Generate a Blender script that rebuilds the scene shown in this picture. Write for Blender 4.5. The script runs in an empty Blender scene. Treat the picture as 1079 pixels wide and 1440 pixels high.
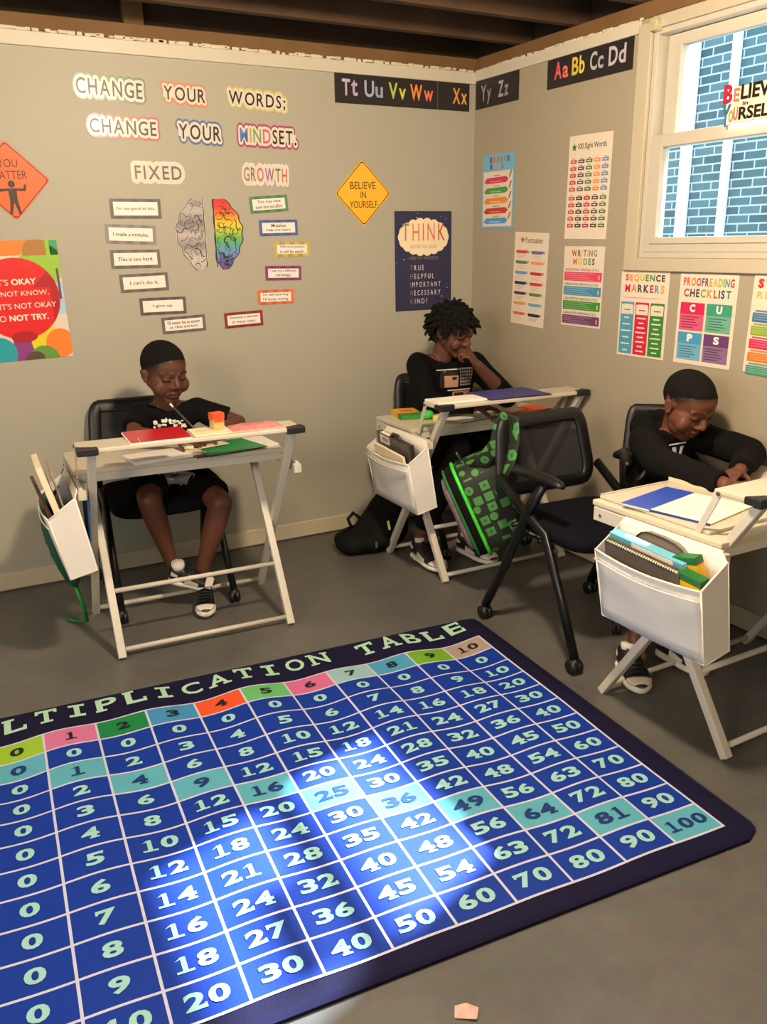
import bpy, bmesh, math, random
import numpy as np
from mathutils import Vector, Matrix, Euler, noise
random.seed(7)
S = bpy.context.scene
COL = S.collection
PI = math.pi

# ------------------------------------------------------------------ camera
cam_d = bpy.data.cameras.new('camera')
cam = bpy.data.objects.new('camera', cam_d); COL.objects.link(cam)
cam_d.sensor_fit = 'VERTICAL'; cam_d.sensor_height = 36.0
cam_d.lens = 1200.6/1440*36.0; cam_d.clip_start = .05
_f, _p, _r, _y = 1200.6, .3035, -.0149, .4943
fw = Vector((math.sin(_y)*math.cos(_p), math.cos(_y)*math.cos(_p), -math.sin(_p)))
r0 = Vector((math.cos(_y), -math.sin(_y), 0)); u0 = r0.cross(fw)
rr = r0*math.cos(_r)+u0*math.sin(_r); uu = -r0*math.sin(_r)+u0*math.cos(_r)
cam.matrix_world = Matrix(((rr.x, uu.x, -fw.x, -2.5751), (rr.y, uu.y, -fw.y, -3.7803), (rr.z, uu.z, -fw.z, 1.4), (0, 0, 0, 1)))
S.camera = cam

# ------------------------------------------------------------------ view and world
S.view_settings.view_transform = 'Standard'; S.view_settings.look = 'None'
S.view_settings.gamma = 1.0; S.view_settings.use_curve_mapping = False
S.view_settings.exposure = 0.0
W = bpy.data.worlds.new('world'); S.world = W; W.use_nodes = True
bg = W.node_tree.nodes['Background']
bg.inputs['Color'].default_value = (.70, .86, 1.0, 1); bg.inputs['Strength'].default_value = 4.6

def light(name, typ, loc, energy, color, size=.2, target=None, size_y=None, **kw):
    d = bpy.data.lights.new(name, typ); d.energy = energy; d.color = color
    if typ == 'AREA':
        d.size = size
        if size_y: d.shape = 'RECTANGLE'; d.size_y = size_y
        else: d.shape = 'DISK'
    elif typ == 'SUN': d.angle = size
    else: d.shadow_soft_size = size
    o = bpy.data.objects.new(name, d); COL.objects.link(o); o.location = loc
    if target is not None:
        o.rotation_euler = (Vector(target)-Vector(loc)).to_track_quat('-Z', 'Y').to_euler()
    for k, v in kw.items(): setattr(d, k, v)
    return o
WARM = (1.0, .79, .55)
light('ceiling_lamp_near', 'POINT', (-1.5, -2.2, 2.16), 185, WARM, .09)
light('ceiling_lamp_rear', 'POINT', (-4.2, -3.6, 1.98), 195, WARM, .40)
SUN_DIR = Vector((-1.13, -.40, -1.0))
light('sun', 'SUN', (4, 0, 5), 40, (.80, .92, 1.0), .03, Vector((4, 0, 5))+SUN_DIR)

# ------------------------------------------------------------------ materials
def lin(c):
    o = []
    for v in c[:3]:
        v /= 255.0
        o.append(v/12.92 if v <= .04045 else ((v+.055)/1.055)**2.4)
    return tuple(o)
_mc = {}
def mat(rgb, rough=.6, metal=0.0, var=.06, scale=18, bump=0.0, bscale=60, coat=0.0, alpha=1.0, trans=0.0, sheen=0.0, name=None):
    """procedural principled material: a base colour broken up by noise"""
    key = (tuple(rgb), rough, metal, var, scale, bump, bscale, coat, alpha, trans, sheen)
    if key in _mc: return _mc[key]
    m = bpy.data.materials.new(name or 'mat_%02x%02x%02x' % tuple(int(v) for v in rgb[:3])); m.use_nodes = True
    n, l = m.node_tree.nodes, m.node_tree.links
    b = n['Principled BSDF']; c = lin(rgb)
    b.inputs['Roughness'].default_value = rough; b.inputs['Metallic'].default_value = metal
    b.inputs['Coat Weight'].default_value = coat; b.inputs['Alpha'].default_value = alpha
    b.inputs['Transmission Weight'].default_value = trans
    b.inputs['Specular IOR Level'].default_value = .5 if rough < .6 else (.3 if rough < .75 else .12)
    if sheen: b.inputs['Sheen Weight'].default_value = sheen
    tc = n.new('ShaderNodeTexCoord')
    if var > 0:
        nt = n.new('ShaderNodeTexNoise'); nt.inputs['Scale'].default_value = scale; nt.inputs['Detail'].default_value = 4
        l.new(tc.outputs['Object'], nt.inputs['Vector'])
        mx = n.new('ShaderNodeMix'); mx.data_type = 'RGBA'
        mx.inputs['A'].default_value = (*[v*(1-var) for v in c], 1); mx.inputs['B'].default_value = (*[min(1, v*(1+var)) for v in c], 1)
        l.new(nt.outputs['Fac'], mx.inputs['Factor']); l.new(mx.outputs['Result'], b.inputs['Base Color'])
    else:
        b.inputs['Base Color'].default_value = (*c, 1)
    if bump > 0:
        nb = n.new('ShaderNodeTexNoise'); nb.inputs['Scale'].default_value = bscale; nb.inputs['Detail'].default_value = 6
        l.new(tc.outputs['Object'], nb.inputs['Vector'])
        bp = n.new('ShaderNodeBump'); bp.inputs['Strength'].default_value = bump; bp.inputs['Distance'].default_value = .004
        l.new(nb.outputs['Fac'], bp.inputs['Height']); l.new(bp.outputs['Normal'], b.inputs['Normal'])
    _mc[key] = m
    return m

# ------------------------------------------------------------------ mesh builder
class MB:
    def __init__(s): s.v = []; s.f = []; s.m = []; s.mats = []; s.sm = []
    def mi(s, m):
        if m not in s.mats: s.mats.append(m)
        return s.mats.index(m)
    def add(s, vs, fs, m, smooth=False, M=None):
        o = len(s.v); k = s.mi(m)
        s.v += [tuple(M @ Vector(v)) if M is not None else tuple(v) for v in vs]
        for f in fs: s.f.append([i+o for i in f]); s.m.append(k); s.sm.append(smooth)
        return s
    def box(s, c, d, m, M=None):
        x, y, z = (t/2 for t in d)
        vs = [(c[0]+a*x, c[1]+b*y, c[2]+e*z) for a in (-1, 1) for b in (-1, 1) for e in (-1, 1)]
        fs = [(0, 1, 3, 2), (4, 6, 7, 5), (0, 4, 5, 1), (2, 3, 7, 6), (0, 2, 6, 4), (1, 5, 7, 3)]
        return s.add(vs, fs, m, False, M)
    def bx(s, x0, x1, y0, y1, z0, z1, m, M=None):
        return s.box(((x0+x1)/2, (y0+y1)/2, (z0+z1)/2), (abs(x1-x0), abs(y1-y0), abs(z1-z0)), m, M)
    def bar(s, a, b, w, h, m, up=(0, 0, 1)):
        """rectangular bar from a to b, w across, h along 'up'"""
        a, b = Vector(a), Vector(b); d = (b-a).normalized(); u = Vector(up)
        u = (u-d*u.dot(d))
        if u.length < 1e-5: u = Vector((1, 0, 0))-d*d.x
        u.normalize(); r = d.cross(u)
        vs = [p+r*i*w/2+u*j*h/2 for p in (a, b) for i, j in ((-1, -1), (1, -1), (1, 1), (-1, 1))]
        return s.add(vs, [(3, 2, 1, 0), (4, 5, 6, 7), (0, 1, 5, 4), (1, 2, 6, 5), (2, 3, 7, 6), (3, 0, 4, 7)], m)
    def tube(s, pts, r, m, n=10, closed=False, caps=True, flat=None, M=None):
        """tube along pts; r a number or list; flat=(dir, k) squashes the section along dir"""
        P = [Vector(p) for p in pts]; N = len(P); R = r if isinstance(r, (list, tuple)) else [r]*N
        vs = []; fs = []; u = None
        for i, p in enumerate(P):
            if closed: t = P[(i+1) % N]-P[i-1]
            else: t = P[min(i+1, N-1)]-P[max(i-1, 0)]
            if t.length < 1e-9: t = Vector((0, 0, 1))
            t.normalize()
            if u is None:
                u = Vector((0, 0, 1)) if abs(t.z) < .9 else Vector((1, 0, 0))
                if flat: u = Vector(flat[0])
            u = u-t*u.dot(t)
            if u.length < 1e-6: u = t.orthogonal()
            u.normalize(); w = t.cross(u)
            ku = flat[1] if flat else 1
            for k in range(n):
                a = 2*PI*k/n
                vs.append(p+(u*math.cos(a)*ku+w*math.sin(a))*R[i])
        for i in range(N if closed else N-1):
            j = (i+1) % N
            for k in range(n):
                q = (k+1) % n
                fs.append((i*n+k, i*n+q, j*n+q, j*n+k))
        if caps and not closed:
            fs.append(tuple(range(n-1, -1, -1))); fs.append(tuple((N-1)*n+k for k in range(n)))
        return s.add(vs, fs, m, True, M)
    def ball(s, c, r, m, nu=16, nv=10, M=None):
        r = (r, r, r) if not isinstance(r, (tuple, list)) else r
        vs = [(0, 0, -1)]
        for j in range(1, nv):
            t = PI*j/nv-PI/2
            for i in range(nu): a = 2*PI*i/nu; vs.append((math.cos(t)*math.cos(a), math.cos(t)*math.sin(a), math.sin(t)))
        vs.append((0, 0, 1)); e = len(vs)-1; fs = []
        for i in range(nu):
            k = (i+1) % nu
            fs.append((0, 1+k, 1+i)); fs.append((e, 1+(nv-2)*nu+i, 1+(nv-2)*nu+k))
            for j in range(nv-2): fs.append((1+j*nu+i, 1+j*nu+k, 1+(j+1)*nu+k, 1+(j+1)*nu+i))
        T = (M if M is not None else Matrix.Identity(4))
        return s.add([T @ Vector((c[0]+v[0]*r[0], c[1]+v[1]*r[1], c[2]+v[2]*r[2])) for v in vs], fs, m, True)
    def prism(s, poly, z0, z1, m, M=None, smooth=False):
        n = len(poly)
        vs = [(p[0], p[1], z0) for p in poly]+[(p[0], p[1], z1) for p in poly]
        fs = [tuple(range(n-1, -1, -1)), tuple(range(n, 2*n))]+[(i, (i+1) % n, n+(i+1) % n, n+i) for i in range(n)]
        return s.add(vs, fs, m, smooth, M)
    def lathe(s, prof, m, n=20, M=None):
        vs = []; fs = []
        for r, z in prof:
            for k in range(n): a = 2*PI*k/n; vs.append((r*math.cos(a), r*math.sin(a), z))
        for i in range(len(prof)-1):
            for k in range(n): q = (k+1) % n; fs.append((i*n+k, i*n+q, (i+1)*n+q, (i+1)*n+k))
        fs.append(tuple(range(n-1, -1, -1))); fs.append(tuple((len(prof)-1)*n+k for k in range(n)))
        return s.add(vs, fs, m, True, M)
    def loft(s, rings, m, smooth=True, caps=True, M=None):
        n = len(rings[0]); vs = [p for r in rings for p in r]; fs = []
        for i in range(len(rings)-1):
            for k in range(n): q = (k+1) % n; fs.append((i*n+k, i*n+q, (i+1)*n+q, (i+1)*n+k))
        if caps: fs.append(tuple(range(n-1, -1, -1))); fs.append(tuple((len(rings)-1)*n+k for k in range(n)))
        return s.add(vs, fs, m, smooth, M)
    # flat artwork helpers (z = layer height)
    def rect(s, x0, y0, x1, y1, z, m, nx=1, ny=1):
        vs = [(x0+(x1-x0)*i/nx, y0+(y1-y0)*j/ny, z) for j in range(ny+1) for i in range(nx+1)]
        fs = [(j*(nx+1)+i, j*(nx+1)+i+1, (j+1)*(nx+1)+i+1, (j+1)*(nx+1)+i) for j in range(ny) for i in range(nx)]
        return s.add(vs, fs, m)
    def flat(s, poly, z, m): return s.add([(p[0], p[1], z) for p in poly], [tuple(range(len(poly)))], m)
    def disc(s, cx, cy, r, z, m, n=28, ry=None, clip=None):
        pts = [(cx+r*math.cos(2*PI*k/n), cy+(ry or r)*math.sin(2*PI*k/n)) for k in range(n)]
        if clip: pts = [(min(max(a, clip[0]), clip[2]), min(max(b, clip[1]), clip[3])) for a, b in pts]
        return s.flat(pts, z, m)
    def line(s, a, b, w, z, m):
        d = Vector((b[0]-a[0], b[1]-a[1])).normalized(); q = Vector((-d.y, d.x))*w/2
        return s.flat([(a[0]-q.x, a[1]-q.y), (b[0]-q.x, b[1]-q.y), (b[0]+q.x, b[1]+q.y), (a[0]+q.x, a[1]+q.y)], z, m)
    def text(s, body, box, z, m, bold=0.0, keep=False, align='c'):
        """text scaled to fill box (x0,y0,x1,y1); keep=True keeps the letter proportions"""
        vs, fs, bb = glyphs(body, bold)
        if not fs: return s
        w, h = bb[2]-bb[0], bb[3]-bb[1]; sx = (box[2]-box[0])/w; sy = (box[3]-box[1])/h
        ox, oy = box[0], box[1]
        if keep:
            k = min(sx, sy)
            ox = {'c': (box[0]+box[2]-w*k)/2, 'l': box[0], 'r': box[2]-w*k}[align]; oy = (box[1]+box[3]-h*k)/2; sx = sy = k
        return s.add([((v[0]-bb[0])*sx+ox, (v[1]-bb[1])*sy+oy, z) for v in vs], fs, m)
    def letters(s, body, box, z, mats, bold=0.0, gap=.16):
        """one colour per letter, capitals of one height"""
        G = [glyphs(ch, bold) if ch != ' ' else None for ch in body]
        ws = [(g[2][2]-g[2][0]) if g else .45 for g in G]
        tot = sum(ws)+gap*(len(ws)-1); hb = max(g[2][3] for g in G if g); lo = min(g[2][1] for g in G if g)
        k = (box[2]-box[0])/tot; ky = (box[3]-box[1])/(hb-lo); x = box[0]
        for i, (g, w) in enumerate(zip(G, ws)):
            if g:
                s.add([((v[0]-g[2][0])*k+x, (v[1]-lo)*ky+box[1], z) for v in g[0]], g[1], mats[i % len(mats)])
            x += (w+gap)*k
        return s
    def build(s, name, parent=None, bevel=0, weld=False, M=None, seg=2, sub=0):
        me = bpy.data.meshes.new(name); me.from_pydata(s.v, [], s.f)
        for m in s.mats: me.materials.append(m)
        me.polygons.foreach_set('material_index', s.m); me.polygons.foreach_set('use_smooth', s.sm)
        me.update()
        o = bpy.data.objects.new(name, me); COL.objects.link(o)
        if parent is not None: o.parent = parent
        if M is not None: o.matrix_local = M
        if bevel:
            b = o.modifiers.new('bevel', 'BEVEL'); b.width = bevel; b.segments = seg; b.limit_method = 'ANGLE'; b.angle_limit = math.radians(40)
        if sub:
            b = o.modifiers.new('sub', 'SUBSURF'); b.levels = b.render_levels = sub
        return o

_gc = {}
def glyphs(body, bold=0.0):
    key = (body, bold)
    if key in _gc: return _gc[key]
    c = bpy.data.curves.new('lettering', 'FONT'); c.body = body; c.size = 1; c.resolution_u = 3; c.offset = bold
    c.fill_mode = 'FRONT' if False else 'BOTH'
    o = bpy.data.objects.new('lettering', c); COL.objects.link(o)
    dg = bpy.context.evaluated_depsgraph_get(); me = bpy.data.meshes.new_from_object(o.evaluated_get(dg))
    vs = [tuple(v.co) for v in me.vertices]; fs = [tuple(p.vertices) for p in me.polygons]
    bpy.data.objects.remove(o); bpy.data.curves.remove(c); bpy.data.meshes.remove(me)
    bb = (min(v[0] for v in vs), min(v[1] for v in vs), max(v[0] for v in vs), max(v[1] for v in vs)) if vs else (0, 0, 1, 1)
    _gc[key] = (vs, fs, bb)
    return _gc[key]

def tag(o, label, cat, group=None):
    o['label'] = label; o['category'] = cat
    if group: o['group'] = group
    return o
def struct(o): o['kind'] = 'structure'; return o
def thing(name, label, cat, loc=(0, 0, 0), rz=0, group=None):
    o = bpy.data.objects.new(name, None); COL.objects.link(o); o.location = loc; o.rotation_euler = (0, 0, rz)
    o.empty_display_size = .05
    return tag(o, label, cat, group)
def rotz(a): return Matrix.Rotation(a, 4, 'Z')
def place(x, y, z, rz=0): return Matrix.Translation((x, y, z)) @ rotz(rz)
# ================================================================== the room
H = 2.185
m_wall = mat((171, 166, 149), .5, var=.03, scale=3, bump=.12, bscale=35)
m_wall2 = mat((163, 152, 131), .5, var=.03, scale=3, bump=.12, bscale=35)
m_trim = mat((205, 197, 178), .4, var=.04, scale=9)
m_floor = bpy.data.materials.new('painted_concrete'); m_floor.use_nodes = True
def _floor_mat(m):
    n, l = m.node_tree.nodes, m.node_tree.links; b = n['Principled BSDF']
    tc = n.new('ShaderNodeTexCoord')
    a = n.new('ShaderNodeTexNoise'); a.inputs['Scale'].default_value = 1.7; a.inputs['Detail'].default_value = 7; a.inputs['Roughness'].default_value = .65
    c = n.new('ShaderNodeTexNoise'); c.inputs['Scale'].default_value = 26; c.inputs['Detail'].default_value = 5
    v = n.new('ShaderNodeTexVoronoi'); v.inputs['Scale'].default_value = 13; v.feature = 'F1'
    for t in (a, c, v): l.new(tc.outputs['Object'], t.inputs['Vector'])
    r = n.new('ShaderNodeValToRGB'); e = r.color_ramp.elements
    e[0].position = .3; e[0].color = (*lin((80, 78, 74)), 1); e[1].position = .72; e[1].color = (*lin((108, 105, 99)), 1)
    mx = n.new('ShaderNodeMix'); mx.data_type = 'RGBA'; mx.blend_type = 'OVERLAY'; mx.inputs['Factor'].default_value = .25
    sp = n.new('ShaderNodeValToRGB'); f = sp.color_ramp.elements      # small paint flecks
    f[0].position = .02; f[0].color = (.62, .6, .55, 1); f[1].position = .045; f[1].color = (0, 0, 0, 1)
    ad = n.new('ShaderNodeMix'); ad.data_type = 'RGBA'; ad.blend_type = 'ADD'; ad.inputs['Factor'].default_value = .3
    l.new(a.outputs['Fac'], r.inputs['Fac']); l.new(r.outputs['Color'], mx.inputs['A']); l.new(c.outputs['Color'], mx.inputs['B'])
    l.new(v.outputs['Distance'], sp.inputs['Fac']); l.new(mx.outputs['Result'], ad.inputs['A']); l.new(sp.outputs['Color'], ad.inputs['B'])
    l.new(ad.outputs['Result'], b.inputs['Base Color']); b.inputs['Roughness'].default_value = .42
    bp = n.new('ShaderNodeBump'); bp.inputs['Strength'].default_value = .15; bp.inputs['Distance'].default_value = .004
    l.new(c.outputs['Fac'], bp.inputs['Height']); l.new(bp.outputs['Normal'], b.inputs['Normal'])
_floor_mat(m_floor)
X0, Y0 = -4.7, -5.4           # far corner of the room, behind the camera
struct(MB().bx(X0-.1, .1, Y0-.1, .1, -.1, 0, m_floor).build('floor'))
struct(MB().bx(X0-.1, .0, 0, .1, 0, H, m_wall).build('wall_back'))
w = MB()      # left wall, outside the frame, has a daylight window too
w.bx(X0-.1, X0, -1.6, 0, 0, H+.05, m_wall); w.bx(X0-.1, X0, Y0, -3.0, 0, H+.05, m_wall); w.bx(X0-.1, X0, -3.0, -1.6, 0, 1.0, m_wall); w.bx(X0-.1, X0, -3.0, -1.6, 2.1, H+.05, m_wall)
struct(w.build('wall_left'))
struct(MB().bx(X0-.1, .1, Y0-.1, Y0, 0, H+.05, m_wall).build('wall_front'))
# right wall with its window opening
WY0, WY1, WZ0, WZ1 = -1.165, -1.94, 1.335, 2.14      # opening
w = MB()
w.bx(0, .12, .1, WY0, 0, H, m_wall2); w.bx(0, .12, WY1, Y0, 0, H, m_wall2); w.bx(0, .12, WY0, WY1, 0, WZ0, m_wall2); w.bx(0, .12, WY0, WY1, WZ1, H, m_wall2)
struct(w.build('wall_right'))
# ceiling: subfloor boards on joists, a plank along the top of each wall
m_joist = mat((78, 60, 46), .75, var=.35, scale=6, bump=.4, bscale=25)
m_plank = mat((116, 86, 54), .7, var=.25, scale=7, bump=.3, bscale=25)
m_sub = mat((66, 52, 42), .85, var=.35, scale=4)
c = MB(); c.bx(X0-.1, .12, Y0-.1, .1, 2.47, 2.5, m_sub); struct(c.build('ceiling'))
m_putty = mat((214, 203, 180), .6, var=.1, scale=20)
for i in range(13):
    y = -.37-.37*i
    j = MB().bx(X0, .06, y, y+.042, 2.24, 2.47, m_joist)
    o = struct(j.build('trim_%d' % (20+i), bevel=.004)); o.rotation_euler.z = 0
s = MB(); s.bx(X0, .03, -.012, .1, H, 2.24, m_plank); s.bx(X0, .12, .06, .1, 2.2, 2.47, m_sub); struct(s.build('trim_1', bevel=.003))
s = MB(); s.bx(-.006, .12, -.03, Y0, H, 2.24, m_plank); s.bx(.06, .12, .1, Y0, 2.2, 2.47, m_sub); struct(s.build('trim_2', bevel=.003))
s = MB(); s.bx(-1.655, -1.575, .02, .06, 2.24, 2.47, m_plank); struct(s.build('trim_3', bevel=.003))   # short block between joists
# painted moulding under the plank, with ragged putty on its upper edge
t = MB(); t.bx(X0, 0, -.012, 0, H-.055, H-.004, m_trim)
for i in range(90):
    x = -.03-i*.03-random.random()*.02
    t.box((x, -.010, H-.001+random.random()*.004), (.016+random.random()*.03, .012, .008+random.random()*.008), m_putty)
struct(t.build('trim_4', bevel=.003))
t = MB(); t.bx(-.010, 0, -.012, -1.10, H-.045, H-.002, m_trim)
for i in range(40):
    y = -.03-i*.027-random.random()*.02
    t.box((-.008, y, H-.002+random.random()*.004), (.010, .016+random.random()*.03, .006+random.random()*.008), m_putty)
struct(t.build('trim_5', bevel=.003))
m_base = mat((196, 184, 158), .45, var=.04)
struct(MB().bx(X0, 0, -.014, 0, .006, .083, m_base).build('baseboard_back', bevel=.004))
struct(MB().bx(-.014, 0, -.014, Y0, .006, .083, m_base).build('baseboard_right', bevel=.004))

# ------------------------------------------------------------------ the window
m_vinyl = mat((192, 184, 168), .35, var=.03)
m_cas = mat((190, 178, 154), .4, var=.04)
m_glass = bpy.data.materials.new('window_glass'); m_glass.use_nodes = True
def _glass(m):
    n, l = m.node_tree.nodes, m.node_tree.links; n.remove(n['Principled BSDF']); out = n['Material Output']
    t = n.new('ShaderNodeBsdfTransparent'); t.inputs['Color'].default_value = (.93, .97, 1, 1)
    g = n.new('ShaderNodeBsdfGlossy'); g.inputs['Roughness'].default_value = .02
    fr = n.new('ShaderNodeFresnel'); fr.inputs['IOR'].default_value = 1.3
    tc = n.new('ShaderNodeTexCoord'); nz = n.new('ShaderNodeTexNoise'); nz.inputs['Scale'].default_value = 3
    mp = n.new('ShaderNodeMapping'); mp.inputs['Scale'].default_value = (1, .4, 3)
    l.new(tc.outputs['Object'], mp.inputs['Vector']); l.new(mp.outputs['Vector'], nz.inputs['Vector'])
    bp = n.new('ShaderNodeBump'); bp.inputs['Strength'].default_value = .05; l.new(nz.outputs['Fac'], bp.inputs['Height']); l.new(bp.outputs['Normal'], g.inputs['Normal'])
    mx = n.new('ShaderNodeMixShader'); l.new(fr.outputs['Fac'], mx.inputs['Fac']); l.new(t.outputs['BSDF'], mx.inputs[1]); l.new(g.outputs['BSDF'], mx.inputs[2])
    l.new(mx.outputs['Shader'], out.inputs['Surface'])
_glass(m_glass)
win = bpy.data.objects.new('window_1', None); COL.objects.link(win); win['kind'] = 'structure'; win.location = (0, -1.72, WZ0)
def wpart(b, name, bevel=.003):
    o = b.build(name, None, bevel); o.parent = win; o.matrix_parent_inverse = Matrix.Translation((0, 1.72, -WZ0)); return o
k = MB()      # casing on the wall face
k.bx(-.018, 0, -1.100, -1.165, 1.287, 2.165, m_cas); k.bx(-.018, 0, -1.94, -2.005, 1.287, 2.165, m_cas)
k.bx(-.0181, 0, -1.1651, -1.9399, 1.287, 1.335, m_cas); k.bx(-.014, 0, -1.165, -1.94, 2.14, 2.182, m_cas)
wpart(k, 'casing')
k = MB()      # fixed vinyl frame in the opening
k.bx(-.002, .10, WY0, WY0-.022, WZ0, WZ1, m_vinyl); k.bx(-.002, .10, WY1+.022, WY1, WZ0, WZ1, m_vinyl)
k.bx(-.0025, .0995, WY0-.0221, WY1+.0221, WZ0, WZ0+.022, m_vinyl); k.bx(-.0025, .0995, WY0-.0221, WY1+.0221, WZ1-.02, WZ1, m_vinyl)
k.bx(.052, .060, WY0-.022, WY0-.034, WZ0, WZ1, m_vinyl)
wpart(k, 'frame')
def sash(name, x, y0, y1, z0, z1, st, rb, rt):
    k = MB()
    k.bx(x-.02, x+.02, y0, y0-st, z0, z1, m_vinyl); k.bx(x-.02, x+.02, y1+st, y1, z0, z1, m_vinyl)
    k.bx(x-.02, x+.02, y0-st, y1+st, z0, z0+rb, m_vinyl); k.bx(x-.02, x+.02, y0-st, y1+st, z1-rt, z1, m_vinyl)
    k.bx(x-.026, x-.018, y0-st*.55, y1+st*.55, z0+rb*.55, z0+rb*.72, m_vinyl)
    o = wpart(k, name)
    g = MB(); g.bx(x-.002, x+.002, y0-st, y1+st, z0+rb, z1-rt, m_glass); p = g.build('pane', o)
    return o
sash('upper_sash', .062, -1.199, -1.906, 1.735, 2.118, .062, .045, .04)
sash('lower_sash', .018, -1.187, -1.918, 1.357, 1.778, .058, .055, .045)
k = MB(); k.box((-.02, -1.19, 2.150), (.035, .034, .040), mat((190, 178, 140), .3, var=.3, scale=60)); wpart(k, 'blind_bracket', .004)

# ------------------------------------------------------------------ outside: neighbouring brick house
m_brick = bpy.data.materials.new('grey_brick'); m_brick.use_nodes = True
def _brick(m):
    n, l = m.node_tree.nodes, m.node_tree.links; b = n['Principled BSDF']
    tc = n.new('ShaderNodeTexCoord'); mp = n.new('ShaderNodeMapping'); mp.inputs['Rotation'].default_value = (0, PI/2, 0)
    sx = n.new('ShaderNodeSeparateXYZ'); cx = n.new('ShaderNodeCombineXYZ')
    l.new(tc.outputs['Object'], sx.inputs['Vector']); l.new(sx.outputs['Y'], cx.inputs['X']); l.new(sx.outputs['Z'], cx.inputs['Y'])
    t = n.new('ShaderNodeTexBrick'); t.inputs['Scale'].default_value = 1
    t.inputs['Brick Width'].default_value = .19; t.inputs['Row Height'].default_value = .063; t.inputs['Mortar Size'].default_value = .006
    t.inputs['Color1'].default_value = (*lin((50, 74, 78)), 1); t.inputs['Color2'].default_value = (*lin((74, 102, 106)), 1); t.inputs['Mortar'].default_value = (*lin((160, 172, 174)), 1)
    l.new(cx.outputs['Vector'], t.inputs['Vector']); l.new(t.outputs['Color'], b.inputs['Base Color']); b.inputs['Roughness'].default_value = .8
_brick(m_brick)
nb = thing('neighbour_house', 'grey brick house wall seen outside through the window', 'building', (3, -1.2, 0))
MB().bx(0, .2, 4.2, -4, 0, 3.2, m_brick).build('brick_wall', nb)
m_white = mat((238, 240, 240), .5, var=.03)
MB().bx(-.05, 0, 2.26, 2.20, 0, 3.2, m_white).build('downspout', nb, .01)
MB().bx(-.04, 0, 2.58, 2.68, 0, 3.2, m_white).build('sunlit_edge', nb, .01)  # bright sunlit edge of the house, its light put into a white strip
k = MB(); k.bx(-.03, 0, .25, -.55, 1.0, 1.75, mat((150, 170, 185), .4)); MB
for i in range(9): k.bx(-.05, -.03, .22-i*.09, .18-i*.09, 1.0, 1.75, m_white)
k.build('slatted_shutter', nb)
struct(MB().bx(.12, 6, 4, -6, .85, .95, mat((150, 155, 140), .9, var=.2)).build('trim_9'))   # ground outside, at sill height of a basement
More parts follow.
